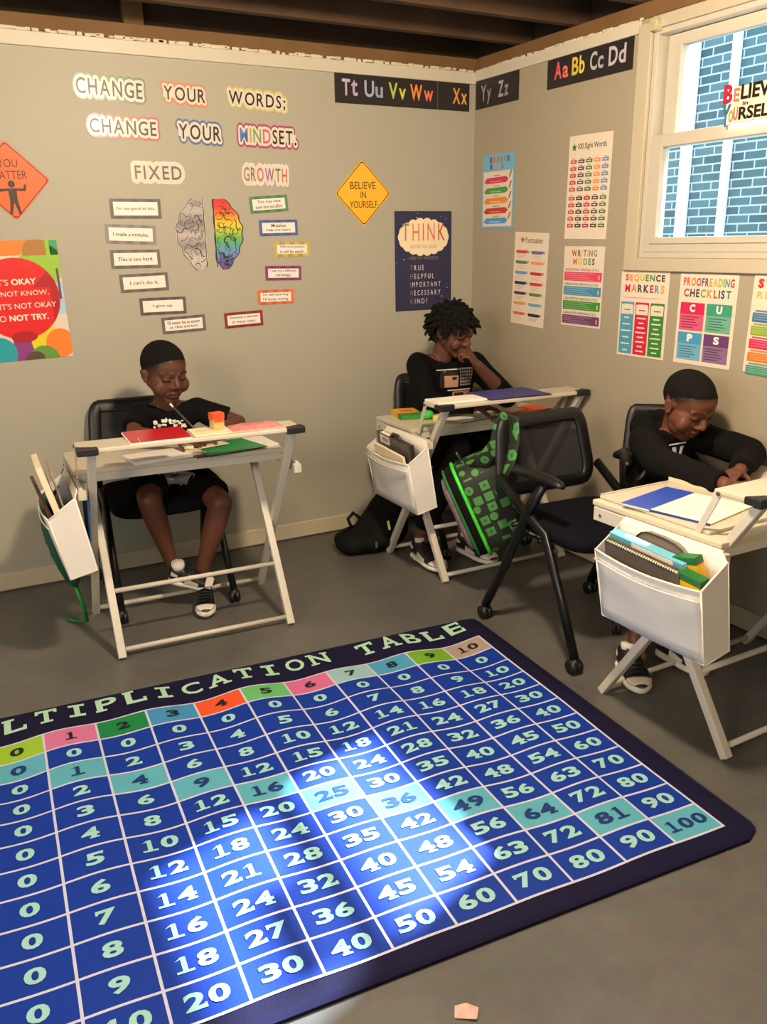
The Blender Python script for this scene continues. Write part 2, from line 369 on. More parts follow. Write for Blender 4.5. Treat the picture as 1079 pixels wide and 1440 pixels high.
# ================================================================== the rug
RW, RH = .15, .0983
def rug():
    b = MB()
    navy, blue = mat((24, 21, 50), .75, var=.1, bump=.2, bscale=200), mat((1, 48, 146), .66, var=.08, bump=.15, bscale=200)
    teal = mat((84, 162, 182), .65, var=.06); white = mat((188, 192, 212), .65, var=.04)
    dig = mat((148, 198, 194), .65, var=.04); dnav = mat((18, 50, 110), .65, var=.04); blk = mat((22, 30, 34), .65, var=.04); ttl = mat((168, 206, 178), .65, var=.04)
    heads = [tuple(int(v*.9) for v in q) for q in [(160, 205, 50), (222, 122, 168), (22, 136, 72), (70, 150, 205), (246, 92, 44), (112, 196, 120), (222, 112, 160), (158, 200, 208), (78, 165, 210), (122, 184, 44), (184, 162, 146)]]
    x0, x1, y0, y1, T = -12*RW-.075, .085, -12*RH-.055, .18, .008
    r = .055
    def ripple(x, y):
        f = min(1, max(.25, 1.15+y*.75))
        return f*1.6*(.0036*math.sin(21*x+1.1+1.5*math.sin(2.1*y))+.0022*math.sin(13.3*x-3*y+.4)+.0016*math.sin(9*y+4*x))+.009
    # body: rounded rectangle as rows of a grid
    nx, ny = 150, 60
    def edge(y):
        d = min(y-y0, y1-y)
        return 0 if d >= r else r-math.sqrt(max(0, r*r-(r-d)**2))
    vs = []; fs = []
    for j in range(ny+1):
        y = y0+(y1-y0)*j/ny; e = edge(y)
        for i in range(nx+1): x = (x0+e)+(x1-x0-2*e)*i/nx; vs.append((x, y, T))
    for j in range(ny):
        for i in range(nx): a = j*(nx+1)+i; fs.append((a, a+1, a+nx+2, a+nx+1))
    n = len(vs); vs += [(v[0], v[1], 0) for v in vs]
    loop = [i for i in range(nx+1)]+[(j)*(nx+1)+nx for j in range(1, ny+1)]+[ny*(nx+1)+i for i in range(nx-1, -1, -1)]+[j*(nx+1) for j in range(ny-1, 0, -1)]
    for a, c in zip(loop, loop[1:]+loop[:1]): fs.append((a, n+a, n+c, c)[::-1])
    b.add(vs, fs, navy, True)
    Z = T+.0012
    g = .0032
    for i in range(-1, 11):
        for j in range(12):
            xa, ya = -(11-i)*RW, -j*RH
            if j == 0: m = mat(heads[i], .65, var=.05) if i >= 0 else white
            elif i == -1: m = mat(heads[(j-1) % 11], .65, var=.05)
            else: m = teal if (j-1) == i else blue
            b.rect(xa+g, ya-RH+g, xa+RW-g, ya-g, Z, m, 8, 4)
    for i in range(13): x = -i*RW; b.rect(x-g, -12*RH-g, x+g, g, Z+.0001, white, 1, 48)
    for j in range(13): y = -j*RH; b.rect(-12*RW-g, y-g, g, y+g, Z+.0002, white, 96, 1)
    Z2 = Z+.0016
    dw, dh = .0425, .044
    def digit(ch, cx, cy, w, h, m):
        x0, x1, y0, y1 = cx-w/2, cx+w/2, cy-h/2, cy+h/2
        if ch == '1':
            s = w*.13
            b.rect(cx-s, y0, cx+s, y1, Z2, m, 1, 2); b.rect(cx-w*.42, y0, cx+w*.42, y0+h*.14, Z2, m, 2, 1); b.flat([(cx-w*.42, y1-h*.22), (cx-s, y1-h*.14), (cx-s, y1), (cx-w*.1, y1)], Z2, m)
        else:
            b.text(ch, (x0, y0, x1, y1), Z2, m, .035)
            if ch == '4': b.rect(cx-w*.05, y0, cx+w*.5, y0+h*.13, Z2, m)
            if ch == '7': b.rect(x0, y1-h*.3, x0+w*.13, y1, Z2, m)
            if ch == '2': b.rect(x1-w*.13, y0, x1, y0+h*.28, Z2, m)
            if ch == '5': b.rect(x1-w*.16, y1-h*.24, x1-w*.02, y1, Z2, m)
    def number(t, cx, cy, m, k=1.0):
        n = len(t); w, h = dw*k, dh*k
        for q, ch in enumerate(t): digit(ch, cx+(q-(n-1)/2)*(w+.005), cy, w, h, m)
    for i in range(11):
        cx = -(11-i)*RW+RW/2
        number(str(i), cx, -RH/2, blk, .9)
        for j in range(11):
            number(str(i*j), cx, -(j+1)*RH-RH/2, dnav if i == j else dig, .88 if i*j == 100 else 1.0)
    for j in range(11): number(str(j), -12*RW+RW/2, -(j+1)*RH-RH/2, blk, .9)
    ti = 'MULTIPLICATION TABLE'; pitch = .0897
    for q, ch in enumerate(ti):
        if ch == ' ': continue
        cx = -1.573+(q-2)*pitch; cy = .100; w, h = .064, .080
        xa, xb, ya, yb = cx-w/2, cx+w/2, cy-h/2, cy+h/2; t = .014
        if ch == 'I':
            b.rect(cx-t*.6, ya, cx+t*.6, yb, Z2, ttl); b.rect(xa+.008, ya, xb-.008, ya+t, Z2, ttl); b.rect(xa+.008, yb-t, xb-.008, yb, Z2, ttl)
        else:
            b.text(ch, (xa, ya, xb, yb), Z2, ttl, .02)
            if ch == 'T': b.rect(cx-.018, ya, cx+.018, ya+t*.8, Z2, ttl); b.rect(xa, yb-h*.3, xa+t*.7, yb, Z2, ttl); b.rect(xb-t*.7, yb-h*.3, xb, yb, Z2, ttl)
            if ch == 'L': b.rect(xa-.006, yb-t*.8, xa+.03, yb, Z2, ttl); b.rect(xb-t*.7, ya, xb, ya+h*.34, Z2, ttl)
            if ch == 'E': b.rect(xb-t*.7, ya, xb, ya+h*.34, Z2, ttl); b.rect(xb-t*.7, yb-h*.3, xb, yb, Z2, ttl)
            if ch == 'P': b.rect(xa-.004, ya, xa+.03, ya+t*.8, Z2, ttl)
            if ch == 'N': b.rect(xa-.008, yb-t*.7, xa+.012, yb, Z2, ttl); b.rect(xa-.008, ya, xa+.022, ya+t*.7, Z2, ttl); b.rect(xb-.02, yb-t*.7, xb+.008, yb, Z2, ttl)
            if ch == 'A': b.rect(xa-.006, ya, xa+.022, ya+t*.8, Z2, ttl); b.rect(xb-.022, ya, xb+.006, ya+t*.8, Z2, ttl)
    out = []
    for (x, y, z) in b.v:
        if z > 1e-6:
            k = min(1, min(x-x0, x1-x, y-y0, y1-y)/.04); k = max(0, k)
            out.append((x, y, z+ripple(x, y)*k))
        else: out.append((x, y, z))
    b.v = out
    o = b.build('rug'); o.matrix_world = place(-.9215, -1.4328, .001, -.0698)
    tag(o, 'large blue multiplication table rug with navy border lying on grey floor', 'rug')
rug()
sc = MB(); pm = mat((225, 170, 160), .6, var=.35, scale=120)
sc.add([(-.022, -.012, 0), (.02, -.018, .004), (.026, .010, .001), (.002, .016, .006), (-.02, .014, .001)], [(0, 1, 2, 3, 4)], pm)
sc.add([(-.022, -.012, .0015), (.02, -.018, .0055), (.026, .010, .0025), (.002, .016, .0075), (-.02, .014, .0025)], [(0, 1, 2, 3, 4)], pm)
o = sc.build('paper_scrap'); o.location = (-1.849, -2.733, .001); o.rotation_euler.z = -.5
tag(o, 'small torn pink paper scrap lying on bare floor near rug', 'paper')
# ================================================================== things on the walls
def wallM(side, u, v, rot=0, d=.0015):
    """X right along the wall, Y up, Z into the room"""
    if side == 'back': B = Matrix(((1, 0, 0, u), (0, 0, -1, -d), (0, 1, 0, v), (0, 0, 0, 1)))
    else: B = Matrix(((0, 0, -1, -d), (-1, 0, 0, -u), (0, 1, 0, v), (0, 0, 0, 1)))
    return B @ Matrix.Rotation(math.radians(rot), 4, 'Z')
def P(rgb, rough=.35): return mat(rgb, rough, var=.03, scale=40)
CREAM, BLACK, WHITE = P((224, 210, 190)), P((28, 26, 26)), P((244, 240, 232))
T1, L1, L2, L3, L4 = .0012, .0018, .0023, .0028, .0033
def card(w, h, m, th=T1): return MB().box((0, 0, th/2), (w, h, th), m)
def hang(b, name, label, cat, side, u, v, rot=0, group=None):
    o = b.build(name); o.matrix_world = wallM(side, u, v, rot); return tag(o, label, cat, group)

# ---- word cut-outs: black letters on white with a coloured rim
def offset_glyph(b, word, box, colors, rim, m_white):
    G = [glyphs(ch, .012) for ch in word]
    ws = [g[2][2]-g[2][0] for g in G]; gap = .17
    tot = sum(ws)+gap*(len(ws)-1); hb = .70
    k = (box[2]-box[0])/tot; ky = (box[3]-box[1])/hb; x = box[0]
    for i, (ch, g, w) in enumerate(zip(word, G, ws)):
        for bold, z, m in ((.50, T1*.6, rim), (.30, T1, m_white)):
            h = glyphs(ch, 0)
            # thick outline built from a ring of shifted copies of the glyph
            n = 18
            for q in range(n):
                a = 2*PI*q/n; dx, dy = bold*.52*math.cos(a), bold*.52*math.sin(a)
                b.add([((v[0]-g[2][0]+dx)*k+x, (v[1]+dy)*ky+box[1], z+q*.000004) for v in h[0]], h[1], m)
            b.rect(x-bold*.1*k, box[1]+.1*ky, x+w*k+bold*.1*k, box[1]+hb*ky*.86, z-.00004, m) if ch not in ';.' else None
            if i < len(word)-1: b.rect(x+w*k*.7, box[1]+.12*ky, x+(w+gap)*k+.1*k, box[1]+hb*ky*.74, z-.00003, m)
        b.add([((v[0]-g[2][0])*k+x, v[1]*ky+box[1], L1) for v in g[0]], g[1], colors[i % len(colors)])
        x += (w+gap)*k
BK = [P((34, 30, 30))]
words = [('CHANGE', -1.868, 1.977, -1.612, 2.034, BK, (104, 128, 92), 'green rimmed paper word cutout CHANGE beginning the top line', -2),
         ('YOUR', -1.526, 1.976, -1.352, 2.026, BK, (228, 130, 92), 'orange rimmed paper word cutout YOUR in the top line', -2),
         ('WORDS;', -1.250, 1.974, -.995, 2.024, BK, (206, 196, 110), 'yellow rimmed paper word cutout WORDS in the top line', -2),
         ('CHANGE', -1.832, 1.840, -1.568, 1.892, BK, (190, 84, 92), 'red rimmed paper word cutout CHANGE starting the second line', -1),
         ('YOUR', -1.476, 1.831, -1.295, 1.887, BK, (86, 112, 168), 'blue rimmed paper word cutout YOUR in the second line', -2),
         ('MINDSET.', -1.210, 1.828, -.950, 1.884, [P((96, 130, 190)), P((196, 150, 80)), P((110, 160, 90)), P((200, 90, 130)), *BK*4], (170, 70, 120), 'magenta rimmed paper word cutout MINDSET with partly coloured letters', -1),
         ('FIXED', -1.672, 1.672, -1.478, 1.724, [P((96, 90, 84))], (226, 214, 194), 'pale paper word cutout FIXED in grey letters', 0),
         ('GROWTH', -1.203, 1.673, -1.002, 1.728, [P((150, 120, 110)), P((120, 110, 110)), P((200, 100, 110)), P((150, 90, 150)), P((110, 130, 90)), P((210, 90, 80))], (236, 216, 206), 'pale paper word cutout GROWTH in coloured letters', -1)]
for wd, xa, za, xb, zb, cols, rim, lab, rot in words:
    b = MB(); w, h = xb-xa, zb-za
    offset_glyph(b, wd, (-w/2, -h/2, w/2, h/2), cols, P(rim, .3), P((222, 212, 196), .25))
    hang(b, 'word_cutout', lab, 'wall lettering', 'back', (xa+xb)/2, (za+zb)/2, rot, 'word cutouts on the back wall')

# ---- statement cards
def statement(cx, cz, w, h, rot, rim, lines, lab, group):
    b = MB(); m = P(rim, .4); ma = mat(tuple(max(0, v*.86) for v in rim), .4)
    b.add(card(w, h, m).v, card(w, h, m).f, m)
    n = 7                      # darker mottled segments of the printed border
    for q in range(n):
        if q % 2:
            x0 = -w/2+w*q/n; b.rect(x0, h/2-.012, x0+w/n, h/2, L1-.0003, ma); b.rect(x0-.01, -h/2, x0+w/n-.01, -h/2+.012, L1-.0003, ma)
    b.rect(-w/2+.013, -h/2+.012, w/2-.013, h/2-.012, L1, P((243, 234, 224)))
    lh = .0145; n = len(lines)
    for q, t in enumerate(lines):
        tw = min(w-.05, len(t)*.0086); cy = ((n-1)/2-q)*.020
        b.text(t, (-tw/2, cy-lh/2, tw/2, cy+lh/2), L2, P((48, 42, 40)), .008)
    hang(b, 'statement_card', lab, 'sign', 'back', cx, cz, rot, group)
GR = (104, 96, 94)
gl = 'grey bordered fixed mindset cards'; gc = 'coloured bordered growth mindset cards'
for a in [(-1.682, 1.556, .208, .077, 0, (98, 90, 90), ["I'm not good at this."], 'grey bordered card reading I am not good at this', gl),
          (-1.712, 1.455, .206, .076, -2, (140, 132, 130), ['I made a mistake.'], 'grey bordered card reading I made a mistake', gl),
          (-1.702, 1.357, .206, .074, 0, (112, 104, 104), ['This is too hard.'], 'grey bordered card reading This is too hard', gl),
          (-1.675, 1.261, .204, .074, 1.5, (110, 102, 102), ["I can't do it."], 'grey bordered card reading I can not do it', gl),
          (-1.604, 1.161, .200, .072, 0, (96, 88, 88), ['I give up.'], 'grey bordered card reading I give up', gl),
          (-1.520, 1.079, .194, .070, 2, (108, 100, 100), ["I'll never be as smart", 'as that person.'], 'lowest grey card reading never be as smart as that person', gl),
          (-1.094, 1.579, .180, .070, 4, (92, 138, 96), ['This may take', 'some time and effort.'], 'green bordered card about taking some time and effort', gc),
          (-1.053, 1.479, .184, .068, 1, (84, 98, 158), ['Mistakes', 'help me learn.'], 'blue bordered card reading Mistakes help me learn', gc),
          (-.992, 1.386, .172, .064, 0, (204, 178, 84), ['With more practice', 'it will be easier.'], 'yellow bordered card about practice making it easier', gc),
          (-1.040, 1.282, .176, .064, -1, (138, 60, 120), ['I can try a different', 'strategy.'], 'purple bordered card about trying a different strategy', gc),
          (-1.083, 1.178, .176, .064, 0, (228, 112, 66), ["I'm still learning.", "I'll keep trying."], 'orange bordered card reading still learning keep trying', gc),
          (-1.243, 1.086, .182, .068, 2, (140, 44, 44), ['Everyone is talented', 'in many ways.'], 'dark red bordered card reading Everyone is talented in many ways', gc)]:
    statement(*a)

# ---- the two brain halves
def brain(side, cx, cz, lab, cols):
    b = MB(); n = 44; Hh = .292; rnd = random.Random(5 if side < 0 else 9)
    def xo(t):          # outer outline, t 0 bottom .. 1 top
        return .012+.118*math.sin(PI*min(1, max(0, .06+.9*t)))**.62*(1-.22*(1-t)**2)+.004*math.sin(t*34)
    def xi(t): return .004*math.sin(t*25)*.4 + (.028*max(0, .12-t)/.12)
    dark = P((38, 34, 36)); rim = P((214, 206, 198)) if side < 0 else P((60, 50, 70))
    for i in range(n):
        t0, t1 = i/n, (i+1)/n; z0, z1 = -Hh/2+Hh*t0, -Hh/2+Hh*t1
        def q(e, z, m):
            pts = [(side*(xi(t0)-e), z0), (side*(xo(t0)+e), z0), (side*(xo(t1)+e), z1), (side*(xi(t1)-e), z1)]
            b.flat(pts if side > 0 else pts[::-1], z, m)
        q(.004, T1, rim)
        f = (t0+t1)/2*(len(cols)-1); k = int(f); fr = f-k; c0, c1 = cols[k], cols[min(k+1, len(cols)-1)]
        q(0, L1, P(tuple(round((c0[j]*(1-fr)+c1[j]*fr)/4)*4 for j in range(3))))
    b.line((side*.0, -Hh/2+.01), (side*.0, Hh/2), .003, L2, dark)
    # gyri: looping dark folds, with paler shading lines beside them on the grey half
    for q in range(46):
        t = rnd.random()*.92+.04; xm = xo(t); x = rnd.random()*xm*.9+.004; z = -Hh/2+Hh*t; a = rnd.random()*6.28; pts = [(x, z)]
        cv = rnd.choice((-1, 1))*rnd.uniform(.5, 1.0)
        for s in range(8):
            a += cv*(.75 if s < 4 else -.75); x += .0075*math.cos(a); z += .0075*math.sin(a)
            tt = (z+Hh/2)/Hh
            if not (.03 < tt < .98) or not (.004 < x < xo(tt)-.004): break
            pts.append((x, z))
        m = dark if (q % 3 or side > 0) else P((120, 114, 112)); wd = .0022 if q % 4 else .0036
        for p0, p1 in zip(pts, pts[1:]): b.line((side*p0[0], p0[1]), (side*p1[0], p1[1]), wd, L2+.00002*q, m)
    for i in range(n):
        t0, t1 = i/n, (i+1)/n
        b.line((side*xo(t0), -Hh/2+Hh*t0), (side*xo(t1), -Hh/2+Hh*t1), .0025, L2, dark)
    hang(b, 'brain_cutout', lab, 'wall picture', 'back', cx, cz, 0, 'brain halves on the back wall')
brain(-1, -1.396, 1.452, 'grey pencil shaded half brain cutout beside the rainbow half', [(176, 168, 164), (206, 198, 192), (150, 142, 140), (190, 182, 178), (140, 134, 132), (188, 180, 176), (170, 162, 158)])
brain(1, -1.350, 1.452, 'rainbow coloured half brain cutout with black folds', [(120, 70, 150), (100, 100, 170), (110, 150, 200), (90, 170, 170), (110, 180, 90), (190, 200, 70), (236, 200, 60), (238, 130, 50), (226, 70, 46), (214, 50, 44)])

# ---- diamond signs
def diamond(r, m, rim, rr):
    b = MB()
    def rd(R):
        pts = []; c = .012
        for k in range(4):
            a = PI/2*k
            for s in range(-2, 3):
                t = s/2*PI/4*1.0; ctr = R-c*1.414
                pts.append((ctr*math.cos(a)+c*math.cos(a+t), ctr*math.sin(a)+c*math.sin(a+t)))
        return pts
    b.prism(rd(r), 0, T1, m); b.flat(rd(r-.006), L1-.0003, rim); b.flat(rd(r-.0105), L1, m); return b
orange, dbrown = P((240, 96, 14), .45), P((58, 34, 24), .5)
b = diamond(.146, orange, dbrown, .01)
b.text('YOU', (-.038, .048, .034, .078), L2, dbrown, .0); b.text('MATTER', (-.062, .006, .062, .036), L2, dbrown, .0)
b.disc(0, -.012, .013, L2, dbrown)
b.flat([(-.016, -.027), (.016, -.027), (.014, -.07), (.022, -.122), (.012, -.122), (0, -.078), (-.012, -.122), (-.022, -.122), (-.014, -.07)], L2+.0001, dbrown)
for s in (-1, 1): b.line((s*.014, -.032), (s*.046, -.034), .010, L2, dbrown); b.line((s*.044, -.036), (s*.050, -.014), .009, L2, dbrown)
hang(b, 'diamond_sign', 'orange diamond sign with a flexing figure above the round red poster', 'sign', 'back', -2.150, 1.655, 2)
yel, blk = P((244, 184, 40), .4), P((34, 28, 22), .5)
b = diamond(.148, yel, blk, .01)
b.text('BELIEVE', (-.066, .018, .066, .050), L2, blk, .0); b.text('IN', (-.014, -.022, .014, .008), L2, blk, .0); b.text('YOURSELF', (-.072, -.064, .072, -.034), L2, blk, .0)
hang(b, 'diamond_sign', 'yellow diamond sign reading believe in yourself', 'sign', 'back', -.622, 1.630, 1)

# ---- the round red poster
b = card(.350, .465, CREAM); w, h = .175, .2325; cl = (-w, -h, w, h)
def bl(x0, y0, x1, y1, c, z=L1): b.rect(x0, y0, x1, y1, z, P(c))
red = P((222, 32, 34)); dred = P((176, 24, 34))
bl(-w, .175, .12, h, (244, 130, 50)); bl(.125, .172, w, h, (150, 196, 60)); bl(.145, .172, w, h-.004, (44, 160, 90), L1+.0001)
b.disc(.105, .135, .085, L1+.0001, P((150, 196, 60)), clip=cl); b.disc(.095, .185, .055, L1+.0002, P((172, 120, 50)), clip=(-w, .172, .13, h))
b.disc(-.12, .15, .07, L1+.00015, P((226, 208, 40)), clip=cl); bl(.13, -.06, w, .07, (170, 206, 222)); bl(.157, .0, .166, .12, (110, 60, 100), L1+.0002)
bl(-.045, -h, .065, -.13, (140, 60, 130)); b.disc(.085, -.165, .062, L1+.0001, P((226, 208, 40)), clip=cl); b.disc(.135, -.175, .058, L1+.0002, P((244, 130, 50)), clip=cl)
b.disc(.065, -.24, .06, L1+.0003, P((100, 150, 60)), clip=cl); b.disc(.03, -.24, .04, L1+.0004, P((90, 70, 60)), clip=(-.045, -h, .065, h)); b.disc(-.1, -.2, .065, L1+.0001, P((40, 160, 170)), clip=cl)
bl(-w, -.13, -.1, -.03, (150, 196, 60))
b.disc(.0, .01, .158, L2, red, 48); b.disc(.0, -.14, .05, L2+.0001, dred, ry=.022); b.flat([(.12, .112), (.145, .075), (.157, .02), (.15, -.035), (.125, -.088), (.125, .05), (.06, .05)], L2+.0001, dred)
def tw(segs, cx, cy, hh):        # words of light and bold weight in one centred line
    ws = [(glyphs(t, .03 if bd else 0)[2][2]-glyphs(t, .03 if bd else 0)[2][0])*hh/.72 for t, bd in segs]; sp = .012
    x = cx-(sum(ws)+sp*(len(ws)-1))/2
    for (t, bd), wv in zip(segs, ws): b.text(t, (x, cy-hh/2, x+wv, cy+hh/2), L3, P((244, 226, 210)), .03 if bd else 0); x += wv+sp
tw([("IT'S", 0), ('OKAY', 1)], 0, .075, .024); tw([('TO NOT KNOW,', 0)], 0, .029, .022); tw([("BUT IT'S NOT OKAY", 0)], 0, -.018, .022); tw([('TO', 0), ('NOT TRY.', 1)], 0, -.064, .024)
hang(b, 'poster', 'poster of bright shapes with a big red circle about trying', 'poster', 'back', -2.180, 1.204, 1.5)

# ---- THINK poster
navy = P((44, 46, 78)); b = card(.325, .47, navy); ivory = P((246, 226, 188))
b.disc(0, .115, .115, L1, ivory, ry=.066)
for k in range(18):
    a = 2*PI*k/18; b.disc(.118*math.cos(a), .115+.062*math.sin(a), .028, L1+.00005*(k+1), ivory)
b.letters('THINK', (-.122, .098, .122, .178), L3, [P((150, 130, 110)), P((226, 130, 80)), P((220, 120, 60)), P((230, 120, 100)), P((200, 70, 56))], 0, .3)
b.text('BEFORE YOU SPEAK', (-.075, .062, .075, .078), L3, P((190, 160, 120)))
b.text('ARE MY WORDS', (-.085, .008, .085, .024), L2, P((140, 116, 96)))
for q, t in enumerate(['TRUE', 'HELPFUL', 'IMPORTANT', 'NECESSARY', 'KIND?']):
    y = -.030-q*.040; b.letters(t, (-.078, y-.012, -.078+.0195*len(t), y+.012), L2, [P((150, 116, 110))]+[P((226, 220, 214))]*9, .0, .42)
for q in range(26):
    x, y = random.uniform(-.155, .155), random.uniform(-.225, .225)
    if abs(x) > .1 or y > .2: b.disc(x, y, random.uniform(.0012, .003), L1+.0001, P((220, 220, 226)), 8)
hang(b, 'poster', 'dark starry poster with cloud reading THINK behind the teenager', 'poster', 'back', -.292, 1.318, .2)

# ---- alphabet strips
strip = P((38, 33, 34), .45)
def alpha(side, u0, u1, z0, z1, items, lab, rot=0):
    b = card(u1-u0, z1-z0, strip); c = (u0+u1)/2
    for t, ua, ub, c1, c2 in items:
        big, sm = t; k = .52
        b.text(big, (ua-c, -.034, ua-c+(ub-ua)*k, .034), L1, P(c1), .022)
        b.text(sm, (ua-c+(ub-ua)*(k+.07), -.034 if sm not in 'y' else -.052, ub-c, .012 if sm not in 'tbd' else .034), L1, P(c2), .022)
    hang(b, 'alphabet_strip', lab, 'banner', side, c, (z0+z1)/2, rot, 'alphabet strips along the wall top')
alpha('back', -.754, -.215, 2.009, 2.141, [('Tt', -.718, -.640, (196, 178, 206), (186, 168, 196)), ('Uu', -.605, -.510, (170, 178, 200), (150, 162, 190)), ('Vv', -.480, -.388, (180, 206, 90), (206, 206, 80)), ('Ww', -.365, -.240, (244, 146, 60), (240, 120, 90))], 'black alphabet strip with Tt Uu Vv Ww', 0)
alpha('back', -.213, -.034, 2.009, 2.139, [('Xx', -.130, -.048, (244, 150, 60), (236, 170, 70))], 'black alphabet strip with only Xx beside the corner', 0)
alpha('right', .011, .352, 2.016, 2.148, [('Yy', .055, .140, (160, 156, 150), (150, 148, 144)), ('Zz', .195, .275, (176, 166, 172), (150, 142, 150))], 'black alphabet strip with Yy Zz on the window wall', 0)
alpha('right', .552, 1.064, 2.026, 2.157, [('Aa', .600, .690, (226, 96, 88), (236, 116, 100)), ('Bb', .712, .790, (214, 188, 70), (230, 206, 80)), ('Cc', .822, .900, (176, 186, 176), (170, 170, 180)), ('Dd', .930, 1.025, (196, 182, 194), (190, 178, 186))], 'black alphabet strip with Aa Bb Cc Dd by window', 0)

# ---- posters on the window wall
def scribble(b, x0, x1, y, h, n, m, z=L3):           # lines of fine print too small to read
    for q in range(n):
        e = x1-(x1-x0)*(.05+.35*((q*37) % 10)/10); b.rect(x0, y-q*h, e, y-q*h+h*.34, z, m)
def star(b, x, y, r, z, m): b.flat([((r if k % 2 == 0 else r*.45)*math.cos(PI/2+k*PI/5)+x, (r if k % 2 == 0 else r*.45)*math.sin(PI/2+k*PI/5)+y) for k in range(10)], z, m)
# sky blue topped poster with pencils
b = card(.256, .336, P((110, 176, 208))); b.rect(-.118, -.158, .118, .092, L1, CREAM)
for q, c in enumerate([(90, 90, 120), (206, 110, 120), (180, 130, 120), (110, 160, 120), (170, 120, 160), (90, 110, 140)]): b.rect(-.070+q*.028, .130, -.052+q*.028, .156, L1, P(c))
for q, c in enumerate([(80, 90, 110), (190, 150, 170), (190, 160, 120), (120, 140, 160)]): b.rect(-.066+q*.030, .101, -.048+q*.030, .124, L1, P(c))
for q, c in enumerate([(206, 44, 88), (70, 150, 64), (232, 132, 60), (190, 50, 48), (76, 150, 206)]):
    y = .050-q*.046; m = P(c)
    b.flat([(-.110, y-.004), (-.092, y-.013), (.068, y-.011), (.088, y+.004), (.066, y+.016), (-.088, y+.013)], L2, m); b.rect(-.06, y-.006, .03, y-.001, L3, P(tuple(min(255, v+60) for v in c))); b.rect(-.035, y+.020, .02, y+.024, L2, P((180, 120, 90)))
    b.line((.092, y+.010), (.108, y+.040), .009, L2, P((150, 80, 70)))
hang(b, 'poster', 'small sky blue topped poster of five coloured marker bars', 'poster', 'right', .209, 1.635, -.5)
# sight words
b = card(.262, .412, CREAM); star(b, -.098, .160, .017, L1, P((52, 110, 70))); b.text('100 Sight Words', (-.075, .146, .098, .174), L1, P((70, 56, 60)), .01)
up = [(196, 56, 66), (90, 70, 96), (62, 116, 62), (226, 142, 70), (110, 140, 176)]; lo = [(190, 60, 66), (48, 36, 44), (180, 40, 52), (84, 66, 84), (70, 116, 64)]
for j in range(10):
    for i in range(5):
        c = (up if j < 5 else lo)[i]; x = -.097+i*.0485; y = .105-j*.0275-(.008 if j >= 5 else 0)
        b.rect(x-.019, y-.008, x+.019, y+.006, L1, P(c)); b.rect(x-.011, y-.003, x+.010, y+.001, L2, P((226, 206, 196))); b.rect(x-.009, y+.009, x+.008, y+.0115, L1, P(c))
hang(b, 'poster', 'tall sight words poster of many small coloured boxes near window', 'poster', 'right', .847, 1.616, -1)
# punctuation
b = card(.250, .420, CREAM); star(b, -.066, .176, .016, L1, P((190, 50, 56))); b.text('Punctuation', (-.044, .163, .082, .189), L1, P((120, 70, 60)), .01)
pc = [((200, 70, 60), (110, 100, 140)), ((96, 130, 90), (232, 150, 80)), ((110, 150, 190), (200, 50, 70)), ((50, 40, 56), (200, 60, 60)), ((90, 50, 60), (90, 130, 70)), ((226, 150, 70), (110, 160, 190)), ((214, 100, 80), (36, 34, 44))]
for j, rw in enumerate(pc):
    for i, c in enumerate(rw):
        x = -.112+i*.115; y = .122-j*.047; b.flat([(x, y+.002), (x+.008, y-.007), (x+.07, y-.007), (x+.092, y-.003), (x+.092, y+.007), (x+.006, y+.007)], L1, P(c)); b.line((x+.095, y-.006), (x+.101, y+.008), .004, L1, P(c))
        scribble(b, x+.012, x+.085, y-.016, .006, 3, P(tuple(int(v*.35+150) for v in c)), L1)
hang(b, 'poster', 'tilted punctuation poster with rows of coloured pens', 'poster', 'right', .476, 1.234, -2.5)
# writing modes
b = card(.254, .336, CREAM); RB = [P((196, 52, 44)), P((70, 84, 96)), P((226, 180, 60)), P((206, 80, 50)), P((150, 160, 130)), P((96, 140, 120)), P((130, 140, 120))]
b.letters('WRITING', (-.078, .126, .082, .153), L1, RB, .03, .2); b.letters('MODES', (-.066, .092, .070, .119), L1, [P((230, 120, 50)), P((232, 180, 60)), P((120, 160, 80)), P((70, 120, 80)), P((70, 46, 66))], .03, .2)
for q, (c, t) in enumerate([((222, 66, 96), 'EXPOSITORY WRITING STYLE'), ((64, 140, 178), 'PERSUASIVE WRITING STYLE'), ((70, 140, 56), 'DESCRIPTIVE WRITING STYLE'), ((110, 60, 104), 'NARRATIVE WRITING STYLE')]):
    y = .062-q*.061; b.rect(-.119, y-.038, .119, y, L1, P(c)); b.text(t, (-.112, y+.004, .100, y+.014), L1, P(tuple(int(v*.7) for v in c)), .01)
    scribble(b, -.110, .085, y-.008, .0085, 4, P(tuple(min(255, int(v*.6+90)) for v in c)), L2); b.rect(.100, y-.03, .106, y-.012, L2, P((226, 206, 180)))
hang(b, 'poster', 'writing modes poster with four coloured bands', 'poster', 'right', .845, 1.213, -.5)
